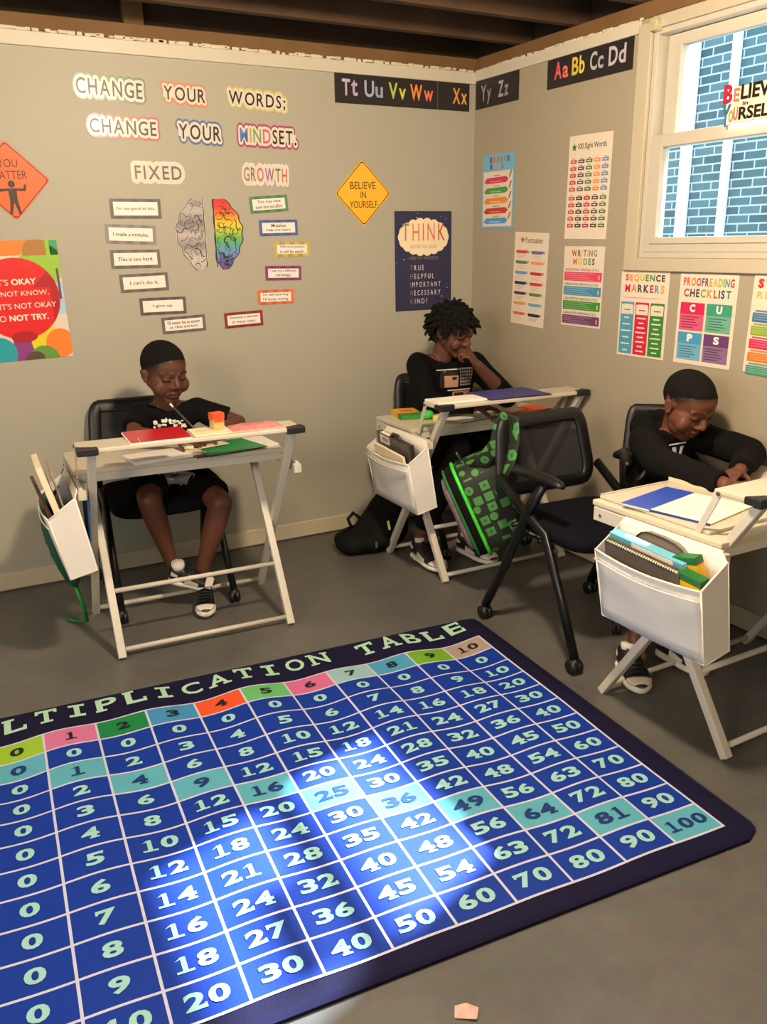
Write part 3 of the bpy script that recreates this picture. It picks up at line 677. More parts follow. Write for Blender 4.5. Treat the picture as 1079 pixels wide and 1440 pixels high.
# sequence markers
b = card(.258, .334, CREAM); RB2 = [P(c) for c in [(206, 46, 50), (232, 140, 60), (234, 170, 50), (190, 190, 60), (80, 140, 70), (60, 140, 100), (60, 60, 70), (70, 50, 66)]]
b.letters('SEQUENCE', (-.104, .126, .106, .156), L1, RB2, .04, .16); b.letters('MARKERS', (-.104, .086, .106, .117), L1, [P(c) for c in [(206, 36, 70), (226, 140, 50), (56, 76, 90), (70, 50, 90), (200, 50, 70), (100, 150, 170), (232, 160, 40)]], .04, .16)
b.rect(-.112, .064, .100, .067, L1, P((200, 170, 140)))
for i, c in enumerate([(78, 152, 178), (206, 32, 66), (54, 132, 46)]):
    x = -.120+i*.081; b.rect(x, -.158, x+.073, .048, L1, P(c)); b.prism([(x+.004, .0), (x+.069, .0), (x+.069, .036), (x+.060, .040), (x+.013, .040), (x+.004, .036)], L1, L2, CREAM); b.rect(x+.02, .015, x+.055, .019, L3, P(tuple(int(v*.6+40) for v in c)))
    for q in range(6 if i == 0 else 8):
        y = -.014-q*(.026 if i == 0 else .0185); hw = .014+.014*((q*7+i*3) % 5)/4; b.rect(x+.036-hw, y-.0026, x+.036+hw, y+.0026, L2, P((226, 214, 210)))
hang(b, 'poster', 'sequence markers poster with blue red and green columns under window', 'poster', 'right', 1.2095, 1.117, 0)
# proofreading checklist
b = card(.266, .330, CREAM)
b.letters('PROOFREADING', (-.116, .122, .116, .152), L1, [P(c) for c in [(200, 80, 90), (206, 80, 60), (226, 120, 60), (226, 50, 60), (60, 80, 120), (120, 60, 90), (220, 150, 60), (232, 170, 70), (170, 170, 70), (70, 150, 110), (60, 150, 130), (180, 60, 80)]], .035, .14)
b.letters('CHECKLIST', (-.110, .082, .106, .112), L1, [P(c) for c in [(190, 60, 80), (60, 60, 70), (76, 60, 80), (130, 160, 80), (232, 150, 60), (226, 80, 60), (90, 60, 70), (60, 60, 90), (60, 130, 80)]], .035, .16)
for q, (t, c) in enumerate([('C', (206, 36, 84)), ('U', (64, 150, 120)), ('P', (70, 150, 190)), ('S', (104, 60, 112))]):
    x, y = (-.118, .003)[q % 2], (.068, -.042)[q//2] if False else (.062, -.047)[q//2]
    x = (-.120, .004)[q % 2]; lt = tuple(int(v*.72+62) for v in c)
    b.rect(x, y-.102, x+.114, y, L1, P(lt)); b.rect(x, y-.042, x+.114, y, L1+.0002, P(c)); b.text(t, (x+.045, y-.034, x+.071, y-.006), L2+.0002, WHITE, .05)
    scribble(b, x+.010, x+.098, y-.054, .0095, 5, P(tuple(int(v*.6+20) for v in c)), L2)
hang(b, 'poster', 'proofreading checklist poster with four coloured squares C U P S', 'poster', 'right', 1.524, 1.115, -.5)
# last poster, cut by the frame
b = card(.262, .330, CREAM); b.letters('STRONG', (-.112, .122, .110, .154), L1, [P((206, 40, 44)), P((232, 120, 50)), P((230, 170, 50)), P((120, 170, 70)), P((60, 130, 160)), P((110, 60, 110))], .06, .16)
b.letters('READERS', (-.112, .088, .100, .112), L1, [P((190, 180, 80)), P((220, 180, 90)), P((90, 120, 150)), P((60, 60, 80)), P((190, 60, 70)), P((230, 150, 60)), P((80, 150, 90))], .03, .18)
for q, c in enumerate([(70, 110, 150), (140, 166, 52), (206, 40, 84), (226, 116, 44), (72, 146, 112)]):
    y = .040-q*.045; b.rect(-.119, y-.032, .119, y, L1, P(c)); b.rect(-.110, y+.003, -.03, y+.009, L1, P(tuple(int(v*.6+60) for v in c))); scribble(b, -.112, .07, y-.008, .008, 3, P(tuple(min(255, int(v*.6+90)) for v in c)), L2)
hang(b, 'poster', 'colour banded reading poster mostly beyond the right edge under window', 'poster', 'right', 1.848, 1.115, -1.5)
# paper sign standing on the meeting rail of the window
b = MB(); cut = P((232, 214, 186), .5)
b.prism([(-.02, 0), (.27, 0), (.27, .128), (.016, .118), (.016, .122), (-.028, .122), (-.028, .0)][:0] or [(-.002, -.002), (.262, -.002), (.262, .116), (.030, .108), (.030, .06), (-.002, .06)], 0, .002, cut)
b.text('B', (-.024, .060, .014, .120), .0045, P((172, 36, 48)), .05); b.text('B', (-.024, .060, .014, .120), .0030, P((172, 36, 48)), .05)
b.text('E', (.018, .062, .042, .104), .0045, P((200, 116, 70)), .04); b.text('LIEVE', (.048, .066, .190, .112), .0045, BLACK, .03)
b.text('in', (.058, .048, .080, .060), .0045, BLACK, .02)
b.text('Y', (-.024, -.012, .012, .058), .0045, P((60, 106, 116)), .05); b.text('O', (.006, .0, .024, .038), .005, P((150, 150, 100)), .03); b.text('U', (.024, .004, .042, .046), .0045, P((200, 106, 106)), .04)
b.text('RSELF', (.046, .004, .190, .044), .0045, BLACK, .03)
o = b.build('paper_sign'); o.matrix_world = wallM('right', 1.555, 1.779, 0, .020)
tag(o, 'cut paper sign with coloured initials standing on the window rail', 'sign')
# ================================================================== folding desks
m_met = mat((202, 195, 180), .38, var=.05, scale=14)
m_top = mat((204, 194, 172), .42, var=.04, scale=6)
m_cap = mat((26, 25, 26), .5, var=.1)
m_rivet = mat((120, 112, 100), .35, .8)
m_fab = mat((222, 216, 208), .85, var=.04, scale=30, bump=.25, bscale=40)
m_fab2 = mat((234, 226, 212), .8, var=.04, scale=30)
TILT = -math.radians(5.6)
def desk(label, x, y, rz, hl, hs, ya, yb, zt=.655):
    t = thing('folding_desk', label, 'desk', (x, y, 0), rz, 'white folding desks')
    b = MB(); b.bx(-hl-.045, hl+.045, ya, yb, zt-.018, zt, m_top); b.build('tabletop', t, .004)
    b = MB()
    b.bx(-hl-.040, hl+.040, ya+.004, ya+.016, zt-.047, zt-.018, m_met); b.bx(-hl-.040, hl+.040, yb-.016, yb-.004, zt-.06, zt-.018, m_met)
    for s in (-1, 1):
        b.bx(s*(hl+.033), s*(hl+.047), -.205, yb-.01, zt-.062, zt-.020, m_met)
        for yy in (-.17, -.10, .10, yb-.04): b.tube([(s*(hl+.046), yy, zt-.042), (s*(hl+.050), yy, zt-.042)], .006, m_rivet, 8)
        b.bx(s*(hl+.024), s*(hl+.052), -.216, -.192, zt-.060, zt-.028, m_met)
    b.build('table_frame', t, .003)
    zs = .782
    Ms = Matrix.Translation((0, -.215, zs))
    b = MB(); b.bx(-hs, hs, -.070, .070, -.016, 0, m_top)
    sh = b.build('raised_shelf', t, .004, M=Ms)
    for s in (-1, 1):
        c = MB(); c.bx(s*(hs-.062), s*(hs+.006), -.078, -.052, -.022, .004, m_cap); c.prism([(s*(hs-.06), -.054), (s*(hs+.005), -.054), (s*(hs+.005), -.025)][::s], -.019, .003, m_cap)
        c.build('corner_cap', sh, .004)['label'] = 'black plastic corner cap'
        c = MB(); c.bar((s*(hs-.003), .055, -.010), (s*(hs-.003), .115, -.140), .020, .004, m_met, (1, 0, 0)); c.tube([(s*(hs-.008), .055, -.012), (s*(hs+.004), .055, -.012)], .006, m_rivet, 8); c.build('shelf_strut', sh, .001)
    for s in (-1, 1):
        c = MB(); c.bar((s*hl, .228, .004), (s*hl, -.272, .764), .026, .028, m_met, (1, 0, 0)); c.tube([(s*(hl-.02), .0, .352), (s*(hl+.018), .0, .352)], .007, m_rivet, 10); c.build('leg', t, .003)
        k = hl-.028
        c = MB(); c.bar((s*k, -.238, .004), (s*k, .155, .610), .026, .028, m_met, (1, 0, 0)); c.tube([(s*(k-.017), -.068, .262), (s*(k+.017), -.068, .262)], .006, m_rivet, 10); c.build('leg', t, .003)
    for yy, zz, k in ((-.221, .030, hl-.03), (-.105, .212, hl-.03), (.212, .030, hl)):
        c = MB(); c.tube([(-k, yy, zz), (k, yy, zz)], .009, m_met, 12); c.build('crossbar', t)
    return t, Matrix.Translation((x, y, 0)) @ rotz(rz), Matrix.Translation((x, y, 0)) @ rotz(rz) @ Ms
D1, M1, S1 = desk('white folding desk by the poster wall with red notebook on top', -1.765, -.690, math.radians(-3), .345, .385, -.035, .30)
D2, M2, S2 = desk('white folding desk in the room corner with blue folder on top', -.395, -.655, math.radians(-1), .345, .375, -.075, .26)
D3, M3, S3 = desk('white folding desk below the window with blue and white booklet', -.430, -2.155, math.radians(1), .345, .372, -.200, .28, .648)

def pocket(M, hl, label):
    """white fabric organiser box hanging from the left side rail"""
    x0 = -hl
    prof = [(-.155, .550), (-.065, .612), (-.020, .352), (-.110, .333)]     # outer top, inner top, inner bottom, outer bottom
    ya, yb = -.240, .140
    th = .004
    b = MB()
    def P3(u, y, v, inset=0): return (x0+u, y, v)
    ot, it, ib, ob = prof
    N = 10
    def sheet(p, q, bow, flip, rows=6, m=m_fab):      # from p (top) to q (bottom) running along y, bowed outward
        vs = []; fs = []
        for j in range(rows+1):
            f = j/rows
            for i in range(N+1):
                g = i/N; yy = ya+(yb-ya)*g; w = bow*math.sin(PI*g)*(1-.55*f)+.0025*math.sin(9*g+5*f)*math.sin(PI*f)
                sag = -.010*math.sin(PI*g)*(1-f) if bow > .006 else 0
                vs.append((x0+p[0]+(q[0]-p[0])*f-w, yy, p[1]+(q[1]-p[1])*f+sag))
        for j in range(rows):
            for i in range(N): a = j*(N+1)+i; fs.append((a, a+1, a+N+2, a+N+1))
        b.add(vs, fs, m, True); return vs
    top = sheet(ot, ob, .012, False); sheet(it, ib, 0, True); sheet(ib, ob, 0, False, 2)
    for yy, s in ((ya, 1), (yb, -1)):
        b.add([(x0+ot[0], yy, ot[1]), (x0+it[0], yy, it[1]), (x0+ib[0], yy, ib[1]), (x0+ob[0], yy, ob[1])], [(0, 1, 2, 3)], m_fab)
    # flap up to the rail
    b.add([(x0+it[0], ya, it[1]), (x0+it[0], yb, it[1]), (x0-.052, yb-.01, .634), (x0-.052, ya+.03, .634)], [(0, 1, 2, 3)], m_fab2)
    o = b.build('storage_pocket'); o.matrix_world = M
    sd = o.modifiers.new('cloth', 'SOLIDIFY'); sd.thickness = .004; sd.offset = 0
    tag(o, label, 'organizer', 'white fabric desk pockets')
    h = MB(); r = .0035
    edge = top[:N+1]
    h.tube([(v[0]-.001, v[1], v[2]) for v in edge], r, m_fab2, 6)
    h.tube([(v[0]-.004, v[1], v[2]-.028) for v in edge], .0022, m_fab2, 6)
    h.tube([(x0+ot[0], ya, ot[1]), (x0+it[0], ya, it[1])], r, m_fab2, 6)
    h.tube([(x0+ot[0], ya, ot[1]), (x0+ob[0], ya, ob[1]), (x0+ob[0], yb, ob[1]), (x0+ot[0], yb, ot[1])], r, m_fab2, 6)
    h.tube([(x0+ob[0], ya, ob[1]), (x0+ib[0], ya, ib[1]), (x0+it[0], ya, it[1])], r, m_fab2, 6)
    h.build('piping', o)
    return o
pocket(M1, .345, 'white fabric pocket of folded papers on the desk by poster wall')
pocket(M2, .345, 'white fabric pocket holding a grey file on the corner desk')
pocket(M3, .345, 'white fabric pocket with notebooks and crayon boxes on nearest desk')
# ================================================================== chairs
m_plas = mat((14, 14, 15), .45, var=.15, scale=12)
m_seat = mat((13, 14, 22), .85, var=.15, scale=80, bump=.3, bscale=300)
m_tube = mat((18, 18, 19), .35, .3, var=.1)
m_mesh = bpy.data.materials.new('chair_mesh'); m_mesh.use_nodes = True
def _mesh_mat(m):
    n, l = m.node_tree.nodes, m.node_tree.links; b = n['Principled BSDF']; b.inputs['Base Color'].default_value = (.012, .012, .014, 1); b.inputs['Roughness'].default_value = .6
    tc = n.new('ShaderNodeTexCoord'); c = n.new('ShaderNodeTexChecker'); c.inputs['Scale'].default_value = 420
    l.new(tc.outputs['Object'], c.inputs['Vector'])
    mr = n.new('ShaderNodeMapRange'); mr.inputs['To Min'].default_value = .86; mr.inputs['To Max'].default_value = .99
    l.new(c.outputs['Fac'], mr.inputs['Value']); l.new(mr.outputs['Result'], b.inputs['Alpha'])
_mesh_mat(m_mesh)
def chair(label, x, y, rz, hw=.215, group='black rolling chairs with mesh backs'):
    t = thing('office_chair', label, 'chair', (x, y, 0), rz, group)
    # seat cushion
    b = MB(); rings = []
    out = []
    for k in range(28):
        a = 2*PI*k/28; c, s = math.cos(a), math.sin(a); e = .42
        out.append((math.copysign(abs(c)**e, c)*(hw-.008), math.copysign(abs(s)**e, s)*.215))
    for z, k in ((.405, .90), (.412, .98), (.438, 1.0), (.455, .97), (.462, .85), (.462, .4)):
        rings.append([(p[0]*k, p[1]*k-.02, z+(-.012*max(0, -p[1]/.215)**2)) for p in out])
    b.loft(rings, m_seat); b.build('seat', t)
    # back: rounded trapezoid frame round a mesh panel, curved
    def bk(u, v):                         # u -1..1 across, v 0..1 up
        wv = (hw-.022)*(1-.14*v); return (u*wv, .235+.055*v-.035*(1-u*u)*.0+.03*(1-abs(u)**2)*.6, .512+.250*v)
    loop = []
    for (u0, v0, a0) in ((1, 0, -90), (1, 1, 0), (-1, 1, 90), (-1, 0, 180)):
        for q in range(6):
            a = math.radians(a0+q*18); r = .30 if v0 == 0 else .2
            cu, cv = u0-math.copysign(r*.62, u0), v0-(r if v0 else -r)
            loop.append(bk(cu+r*.62*math.cos(a), cv+r*math.sin(a)))
    b = MB(); b.tube(loop, .027, m_plas, 10, closed=True, flat=((0, 1, 0), .5)); b.build('back_frame', t)
    b = MB(); vs = []; fs = []; n = 12
    for j in range(n+1):
        for i in range(n+1):
            v = j/n; cut = 1 if .2 < v < .85 else .94
            vs.append(bk((2*i/n-1)*cut*.97, .03+.94*v))
    for j in range(n):
        for i in range(n): a = j*(n+1)+i; fs.append((a, a+1, a+n+2, a+n+1))
    b.add(vs, fs, m_mesh, True); b.build('backrest', t)
    for s in (-1, 1):
        xs = s*hw
        b = MB(); b.tube([(xs*1.12, .255, .055), (xs*1.06, .15, .25), (xs, .03, .50), (xs, -.045, .610)], .0145, m_tube, 10, flat=((0, 1, 0), 1.35)); b.build('leg', t)
        b = MB(); b.tube([(xs*1.05, -.27, .055), (xs*1.03, -.17, .25), (xs*.99, -.06, .43), (xs*.98, .08, .485), (xs*.98, .225, .575)], .0145, m_tube, 10, flat=((0, 1, 0), 1.35)); b.build('leg', t)
        b = MB(); rg = []
        for yy, w, h, zz in ((.13, .012, .012, .622), (.11, .022, .018, .628), (.02, .026, .018, .632), (-.09, .025, .016, .632), (-.135, .020, .012, .628), (-.15, .010, .007, .624)):
            rg.append([(xs+w*math.cos(2*PI*k/12), yy, zz+h*math.sin(2*PI*k/12)) for k in range(12)])
        b.loft(rg, m_plas); b.build('armrest', t)
        for yy, k in ((.255, 1.12), (-.27, 1.05)):
            b = MB()
            for o in (-.011, .011): b.tube([(xs*k+o-.008, yy, .026), (xs*k+o+.008, yy, .026)], .026, m_plas, 14)
            b.tube([(xs*k, yy, .03), (xs*k, yy, .07)], .010, m_plas, 8); b.ball((xs*k, yy, .040), (.018, .022, .020), m_plas, 10, 8); b.build('caster', t)
    b = MB(); b.tube([(-hw, -.03, .40), (hw, -.03, .40)], .011, m_tube, 8); b.tube([(-hw, .13, .415), (hw, .13, .415)], .011, m_tube, 8); b.bx(-.1, .1, -.12, .1, .385, .41, m_plas); b.build('seat_support', t)
    return t
chair('black mesh chair of the boy at the desk by the poster wall', -1.79, -.335, math.radians(-2))
chair('black mesh chair of the teenager in the room corner', -.330, -.385, math.radians(-2))
chair('empty black mesh chair with a green backpack hung on its back', -.525, -1.53, math.radians(-2), .232)
c4 = chair('black mesh chair of the boy in the hoodie below the window', -.205, -1.550, math.radians(-40), .150); c4.scale = (.8, .8, 1)
# ================================================================== people
from mathutils.bvhtree import BVHTree
V = Vector
def skin_mat(rgb, name):
    m = bpy.data.materials.new(name); m.use_nodes = True; n, l = m.node_tree.nodes, m.node_tree.links; b = n['Principled BSDF']
    a = n.new('ShaderNodeVertexColor'); a.layer_name = 'tint'
    tc = n.new('ShaderNodeTexCoord'); nt = n.new('ShaderNodeTexNoise'); nt.inputs['Scale'].default_value = 25; nt.inputs['Detail'].default_value = 5
    l.new(tc.outputs['Object'], nt.inputs['Vector'])
    c = lin(rgb); mx = n.new('ShaderNodeMix'); mx.data_type = 'RGBA'; mx.inputs['A'].default_value = (*[v*.88 for v in c], 1); mx.inputs['B'].default_value = (*[v*1.12 for v in c], 1)
    l.new(nt.outputs['Fac'], mx.inputs['Factor'])
    mu = n.new('ShaderNodeMix'); mu.data_type = 'RGBA'; mu.blend_type = 'MULTIPLY'; mu.inputs['Factor'].default_value = 1
    l.new(mx.outputs['Result'], mu.inputs['A']); l.new(a.outputs['Color'], mu.inputs['B']); l.new(mu.outputs['Result'], b.inputs['Base Color'])
    b.inputs['Roughness'].default_value = .5; b.inputs['Specular IOR Level'].default_value = .32; b.inputs['Subsurface Weight'].default_value = .06; b.inputs['Subsurface Radius'].default_value = (.006, .003, .002)
    return m
class Blob(MB):
    """closed shapes that are later fused into one surface"""
    M0 = None
    def cap(s, a, ra, c, rb, n=14, flat=False, squash=None):
        a, c = V(a), V(c); d = (c-a).normalized(); pts = []; rad = []
        if not flat:
            for k in range(5): t = PI/2*(1-k/4); pts.append(a-d*ra*math.sin(t)); rad.append(max(ra*math.cos(t), ra*.02))
        else: pts.append(a); rad.append(ra)
        if not flat:
            for k in range(5): t = PI/2*k/4; pts.append(c+d*rb*math.sin(t)); rad.append(max(rb*math.cos(t), rb*.02))
        else: pts.append(c); rad.append(rb)
        s.tube(pts, rad, None, n, flat=squash); return s
    def chain(s, pr, flat_end=False):
        for (a, ra), (c, rb) in zip(pr, pr[1:]): s.cap(a, ra, c, rb)
        return s
    def blob(s, c, r, M=None, n=18): s.ball(c, r, None, n, 12, M); return s
    def mi(s, m): return 0
def fuse(b, voxel, smooth, name, m, parent, k=.5):
    """one continuous skin around all shapes of a Blob"""
    me = bpy.data.meshes.new(name); me.from_pydata(b.v, [], b.f); me.update()
    o = bpy.data.objects.new(name, me); COL.objects.link(o)
    r = o.modifiers.new('r', 'REMESH'); r.mode = 'VOXEL'; r.voxel_size = voxel; r.use_smooth_shade = True
    if smooth: q = o.modifiers.new('s', 'SMOOTH'); q.factor = k; q.iterations = smooth
    dg = bpy.context.evaluated_depsgraph_get(); nm = bpy.data.meshes.new_from_object(o.evaluated_get(dg)); nm.name = name
    o.modifiers.clear(); old = o.data; o.data = nm; bpy.data.meshes.remove(old)
    nm.polygons.foreach_set('use_smooth', [True]*len(nm.polygons)); nm.materials.clear(); nm.materials.append(m)
    o.parent = parent
    return o
def wrinkle(o, amp, sc=14, seed=0):
    me = o.data; n = len(me.vertices); no = [v.normal.copy() for v in me.vertices]
    for v, q in zip(me.vertices, no):
        p = V((v.co.x, v.co.y, v.co.z*1.0))*sc+V((seed, 0, 0))
        v.co += q*amp*(noise.noise(p)+.5*noise.noise(p*2.3))
    me.update()
def head_frame(center, fdir, pitch, roll, H):
    f = V((fdir[0], fdir[1], 0)).normalized(); p = math.radians(pitch)
    f = (f*math.cos(p)+V((0, 0, -math.sin(p)))).normalized()
    x = f.cross(V((0, 0, 1))).normalized(); u = x.cross(f)
    R = Matrix((x, f, u)).transposed().to_4x4() @ Matrix.Rotation(math.radians(roll), 4, 'Y')
    return Matrix.Translation(center) @ R @ Matrix.Scale(H, 4)
def add_head(b, HM, child=True, neck=None, nr=.05):
    T = lambda *p: HM @ V(p)
    H = HM.to_scale()[0]
    def ball(c, r, R=None): 
        M = HM @ Matrix.Translation(c) @ (R if R is not None else Matrix.Identity(4)); b.ball((0, 0, 0), r, None, 22, 14, M)
    def cp(a, ra, c, rc): b.cap(T(*a), ra*H, T(*c), rc*H, 12)
    ball((0, -.075, .13), (.345, .425, .365)); ball((0, .09, .16), (.300, .275, .27))
    w = 1.15 if child else 1.0; ball((0, .115, -.11), (.272*w, .255, .29)); ball((0, .09, -.27), (.225*w, .235, .19))
    ball((0, .245, -.405), (.11 if child else .085, .07, .075))
    for s in (-1, 1):
        cp((s*.235, -.04, -.17), .085, (s*.075, .24, -.405), .06)
        ball((s*.165*w, .235, -.16), (.115*w, .10, .12*w)); cp((s*.05, .345, .088), .045, (s*.20, .275, .082), .045)
        ball((s*.142, .292, .012), (.075, .066, .052)); ball((s*.055, .378, -.128), (.045, .045, .036))
        ER = Matrix.Rotation(s*.42, 4, 'Z') @ Matrix.Rotation(-.15, 4, 'X')
        ball((s*.350, -.055, -.03), (.032, .070, .098), ER); ball((s*.372, -.075, .02), (.028, .062, .072), ER); ball((s*.345, -.02, -.11), (.03, .045, .05), ER)
    cp((0, .345, .05), .034, (0, .425, -.085), .048); ball((0, .428, -.105), (.05, .045, .04))
    ball((0, .330, -.238), (.105, .068, .034)); ball((0, .325, -.298), (.088, .068, .038)); ball((0, .285, -.26), (.15, .075, .10))
    if neck is not None:
        b.cap(T(0, -.10, -.15), nr, neck, nr*1.08); b.cap(T(0, -.02, -.22), nr*.8, V(neck)+V((0, -.01, 0)), nr*.9)
def paint_head(o, HM, line=None):
    """lips, brows, lash lines and a darker scalp as own colours, with lid, mouth and nostril shade painted in"""
    me = o.data; a = me.color_attributes.new('tint', 'FLOAT_COLOR', 'POINT'); I = HM.inverted()
    for i, v in enumerate(me.vertices):
        p = I @ v.co; x, y, z = p; c = [1, 1, 1]
        if abs(x) < .42 and -.5 < z < .56 and abs(y) < .56:
            ax = abs(x)
            if y > .2:
                if .055 < ax < .235 and abs(z-(.112-.55*(ax-.13)**2*4)) < .020: c = [.30, .28, .28]
                if abs(ax-.145) < .080 and abs(z-(-.022+1.6*(ax-.145)**2)) < .013: c = [.22, .20, .20]
                elif abs(ax-.145) < .085 and -.075 < z < -.03: c = [.82, .80, .78]  # soft shade below the lid put into the tint
                e = (x/.112)**2+((z+.268)/.066)**2
                if e < 1 and y > .3: c = [1.0, .78, .76] if z < -.268 else [.86, .68, .66]
                if abs(z+.268+.15*x*x) < .011 and ax < .105 and y > .3: c = [.38, .30, .30]  # crease between the lips, its shade painted dark
                if (ax-.035)**2+((z+.145)*1.4)**2 < .00035 and y > .36: c = [.3, .25, .25]  # nostril hollows, shade painted into the tint
            if line is not None and y < .45:
                q = line(p)
                if -.12 < q: k = min(1, max(0, (q+.09)/.19)); k = k*k*(3-2*k); c = [w*(1-k)+.13*k for w in c]
        a.data[i].color = (*c, 1)
def hair_cap(o, HM, line, m, parent, thick=.004, name='hair'):
    """closely cropped hair: a thin shell over the scalp above a hairline"""
    me = o.data; I = HM.inverted(); k = {}
    ins = [line(I @ v.co) for v in me.vertices]
    vs = []; fs = []
    for p in me.polygons:
        if all(ins[i] > 0 for i in p.vertices):
            f = []
            for i in p.vertices:
                if i not in k:
                    k[i] = len(vs); v = me.vertices[i]; vs.append(v.co+v.normal*(.0004+thick*min(1, max(0, ins[i]+.02*noise.noise(v.co*160))/.16)))
                f.append(k[i])
            fs.append(f)
    b = MB(); b.add(vs, fs, m, True); return b.build(name, parent)
def crop(fr, sd, bk):        # hairline of a short crop: forehead, temples, nape
    def f(p):
        x, y, z = p
        if abs(x) > .41 or z > .6 or z < -.45 or abs(y) > .6: return -1
        yy = max(-1, min(1, (y+.02)/.36))
        h = sd+(fr-sd)*max(0, yy)**1.2 if yy > 0 else sd+(bk-sd)*min(1, -yy)**.7
        if abs(x) > .30 and -.20 < y < .06 and z < .07: return -1       # keep the ears free
        return z-h
    return f
def hand(b, wrist, d, n, k=1.0, curl=(.5, .5, .5, .5), thumb=1, spread=.06, tcurl=.4, tn=.25):
    """palm and five jointed fingers. d to the knuckles, n out of the palm, thumb side +-1, k=1 for an adult hand"""
    d = V(d).normalized(); n = V(n); n = (n-d*n.dot(d)).normalized(); s = d.cross(n)*thumb
    w = V(wrist); P_ = lambda a, c, e: w+d*a*k+s*c*k+n*e*k
    for c0, c1 in ((.020, .030), (.007, .011), (-.007, -.008), (-.018, -.026)):
        b.cap(P_(.0, c0*.75, 0), .0145*k, P_(.078, c1, 0), .0112*k, 10)
    b.cap(P_(.02, .026, .006), .014*k, P_(.045, .034, .010), .012*k, 10)
    for i, (c, ln) in enumerate(((.030, .072), (.0105, .080), (-.0085, .074), (-.0265, .058))):
        ang = 0; p = P_(.080-.004*(i == 3)-.002*(i == 0), c, 0); sp = c*spread*12; r = .0088*k*(.95 if i == 3 else 1)
        for j, f in enumerate((.46, .30, .24)):
            ang += curl[i]*(.85, 1.1, .75)[j]
            dd = (d*math.cos(ang)+n*math.sin(ang)+s*sp*(.5 if j == 0 else .2)).normalized(); q = p+dd*ln*f*k
            b.cap(p, r, q, r*.93, 9); p = q; r *= .93
    p = P_(.022, .030, .008); r = .0115*k
    for j, f in enumerate((.040, .032, .026)):
        a = .95-.35*j*tcurl; dd = (d*math.cos(a)*.9+s*math.sin(a)+n*(tn+.5*j*tcurl)).normalized(); q = p+dd*f*k
        b.cap(p, r, q, r*.92, 9); p = q; r *= .92
def torso(b, pel, chest, neck, shR, shL, k, g=0.0):
    pel, chest, neck, shR, shL = map(V, (pel, chest, neck, shR, shL)); ax = (shL-shR); ax.z *= .6; ax.normalize()
    up = (chest-pel).normalized(); fr = ax.cross(up).normalized(); up = fr.cross(ax)
    B = Matrix((ax, fr, up)).transposed().to_4x4()
    def ball(c, r): b.ball((0, 0, 0), tuple(v*k+g for v in r), None, 22, 14, Matrix.Translation(c) @ B)
    ball(pel, (.150, .110, .105)); ball(pel.lerp(chest, .5), (.135, .098, .13)); ball(chest, (.150, .105, .14))
    b.cap(shR.lerp(chest, .25)+V((0, 0, .0)), .055*k+g, shL.lerp(chest, .25), .055*k+g)
    for sh in (shR, shL):
        b.cap(sh, .048*k+g, neck-up*.02*k, .046*k+g); b.cap(sh, .050*k+g, chest, .085*k+g)
def art(o, name, parent, b, origin, xd, yd, off=.002):
    """flat artwork laid onto a garment: projected along its own normal onto the cloth"""
    xd, yd = V(xd).normalized(), V(yd).normalized(); nd = xd.cross(yd).normalized()
    bv = BVHTree.FromPolygons([v.co for v in o.data.vertices], [p.vertices[:] for p in o.data.polygons])
    vs = []
    for x, y, z in b.v:
        p = V(origin)+xd*x+yd*y+nd*.25; h = bv.ray_cast(p, -nd)
        vs.append((h[0] if h[0] is not None else V(origin)+xd*x+yd*y)+nd*(off+z))
    b.v = [tuple(v) for v in vs]; return b.build(name, parent)

m_cloth = mat((12, 12, 13), .85, var=.25, scale=9, bump=.25, bscale=120)
m_hood = mat((17, 15, 14), .9, var=.25, scale=9, bump=.3, bscale=120)
m_knit = mat((11, 11, 12), .88, var=.2, scale=9, bump=.25, bscale=120)
m_short = mat((9, 9, 11), .9, var=.2, scale=9, bump=.2, bscale=120)
m_hair = mat((24, 21, 20), .85, var=.55, scale=330, bump=.8, bscale=500)
m_lea_b, m_lea_w, m_sole = mat((22, 21, 22), .4, var=.1), mat((214, 206, 196), .45, var=.06), mat((226, 220, 208), .55, var=.05)
m_sock = mat((206, 200, 190), .9, var=.08)

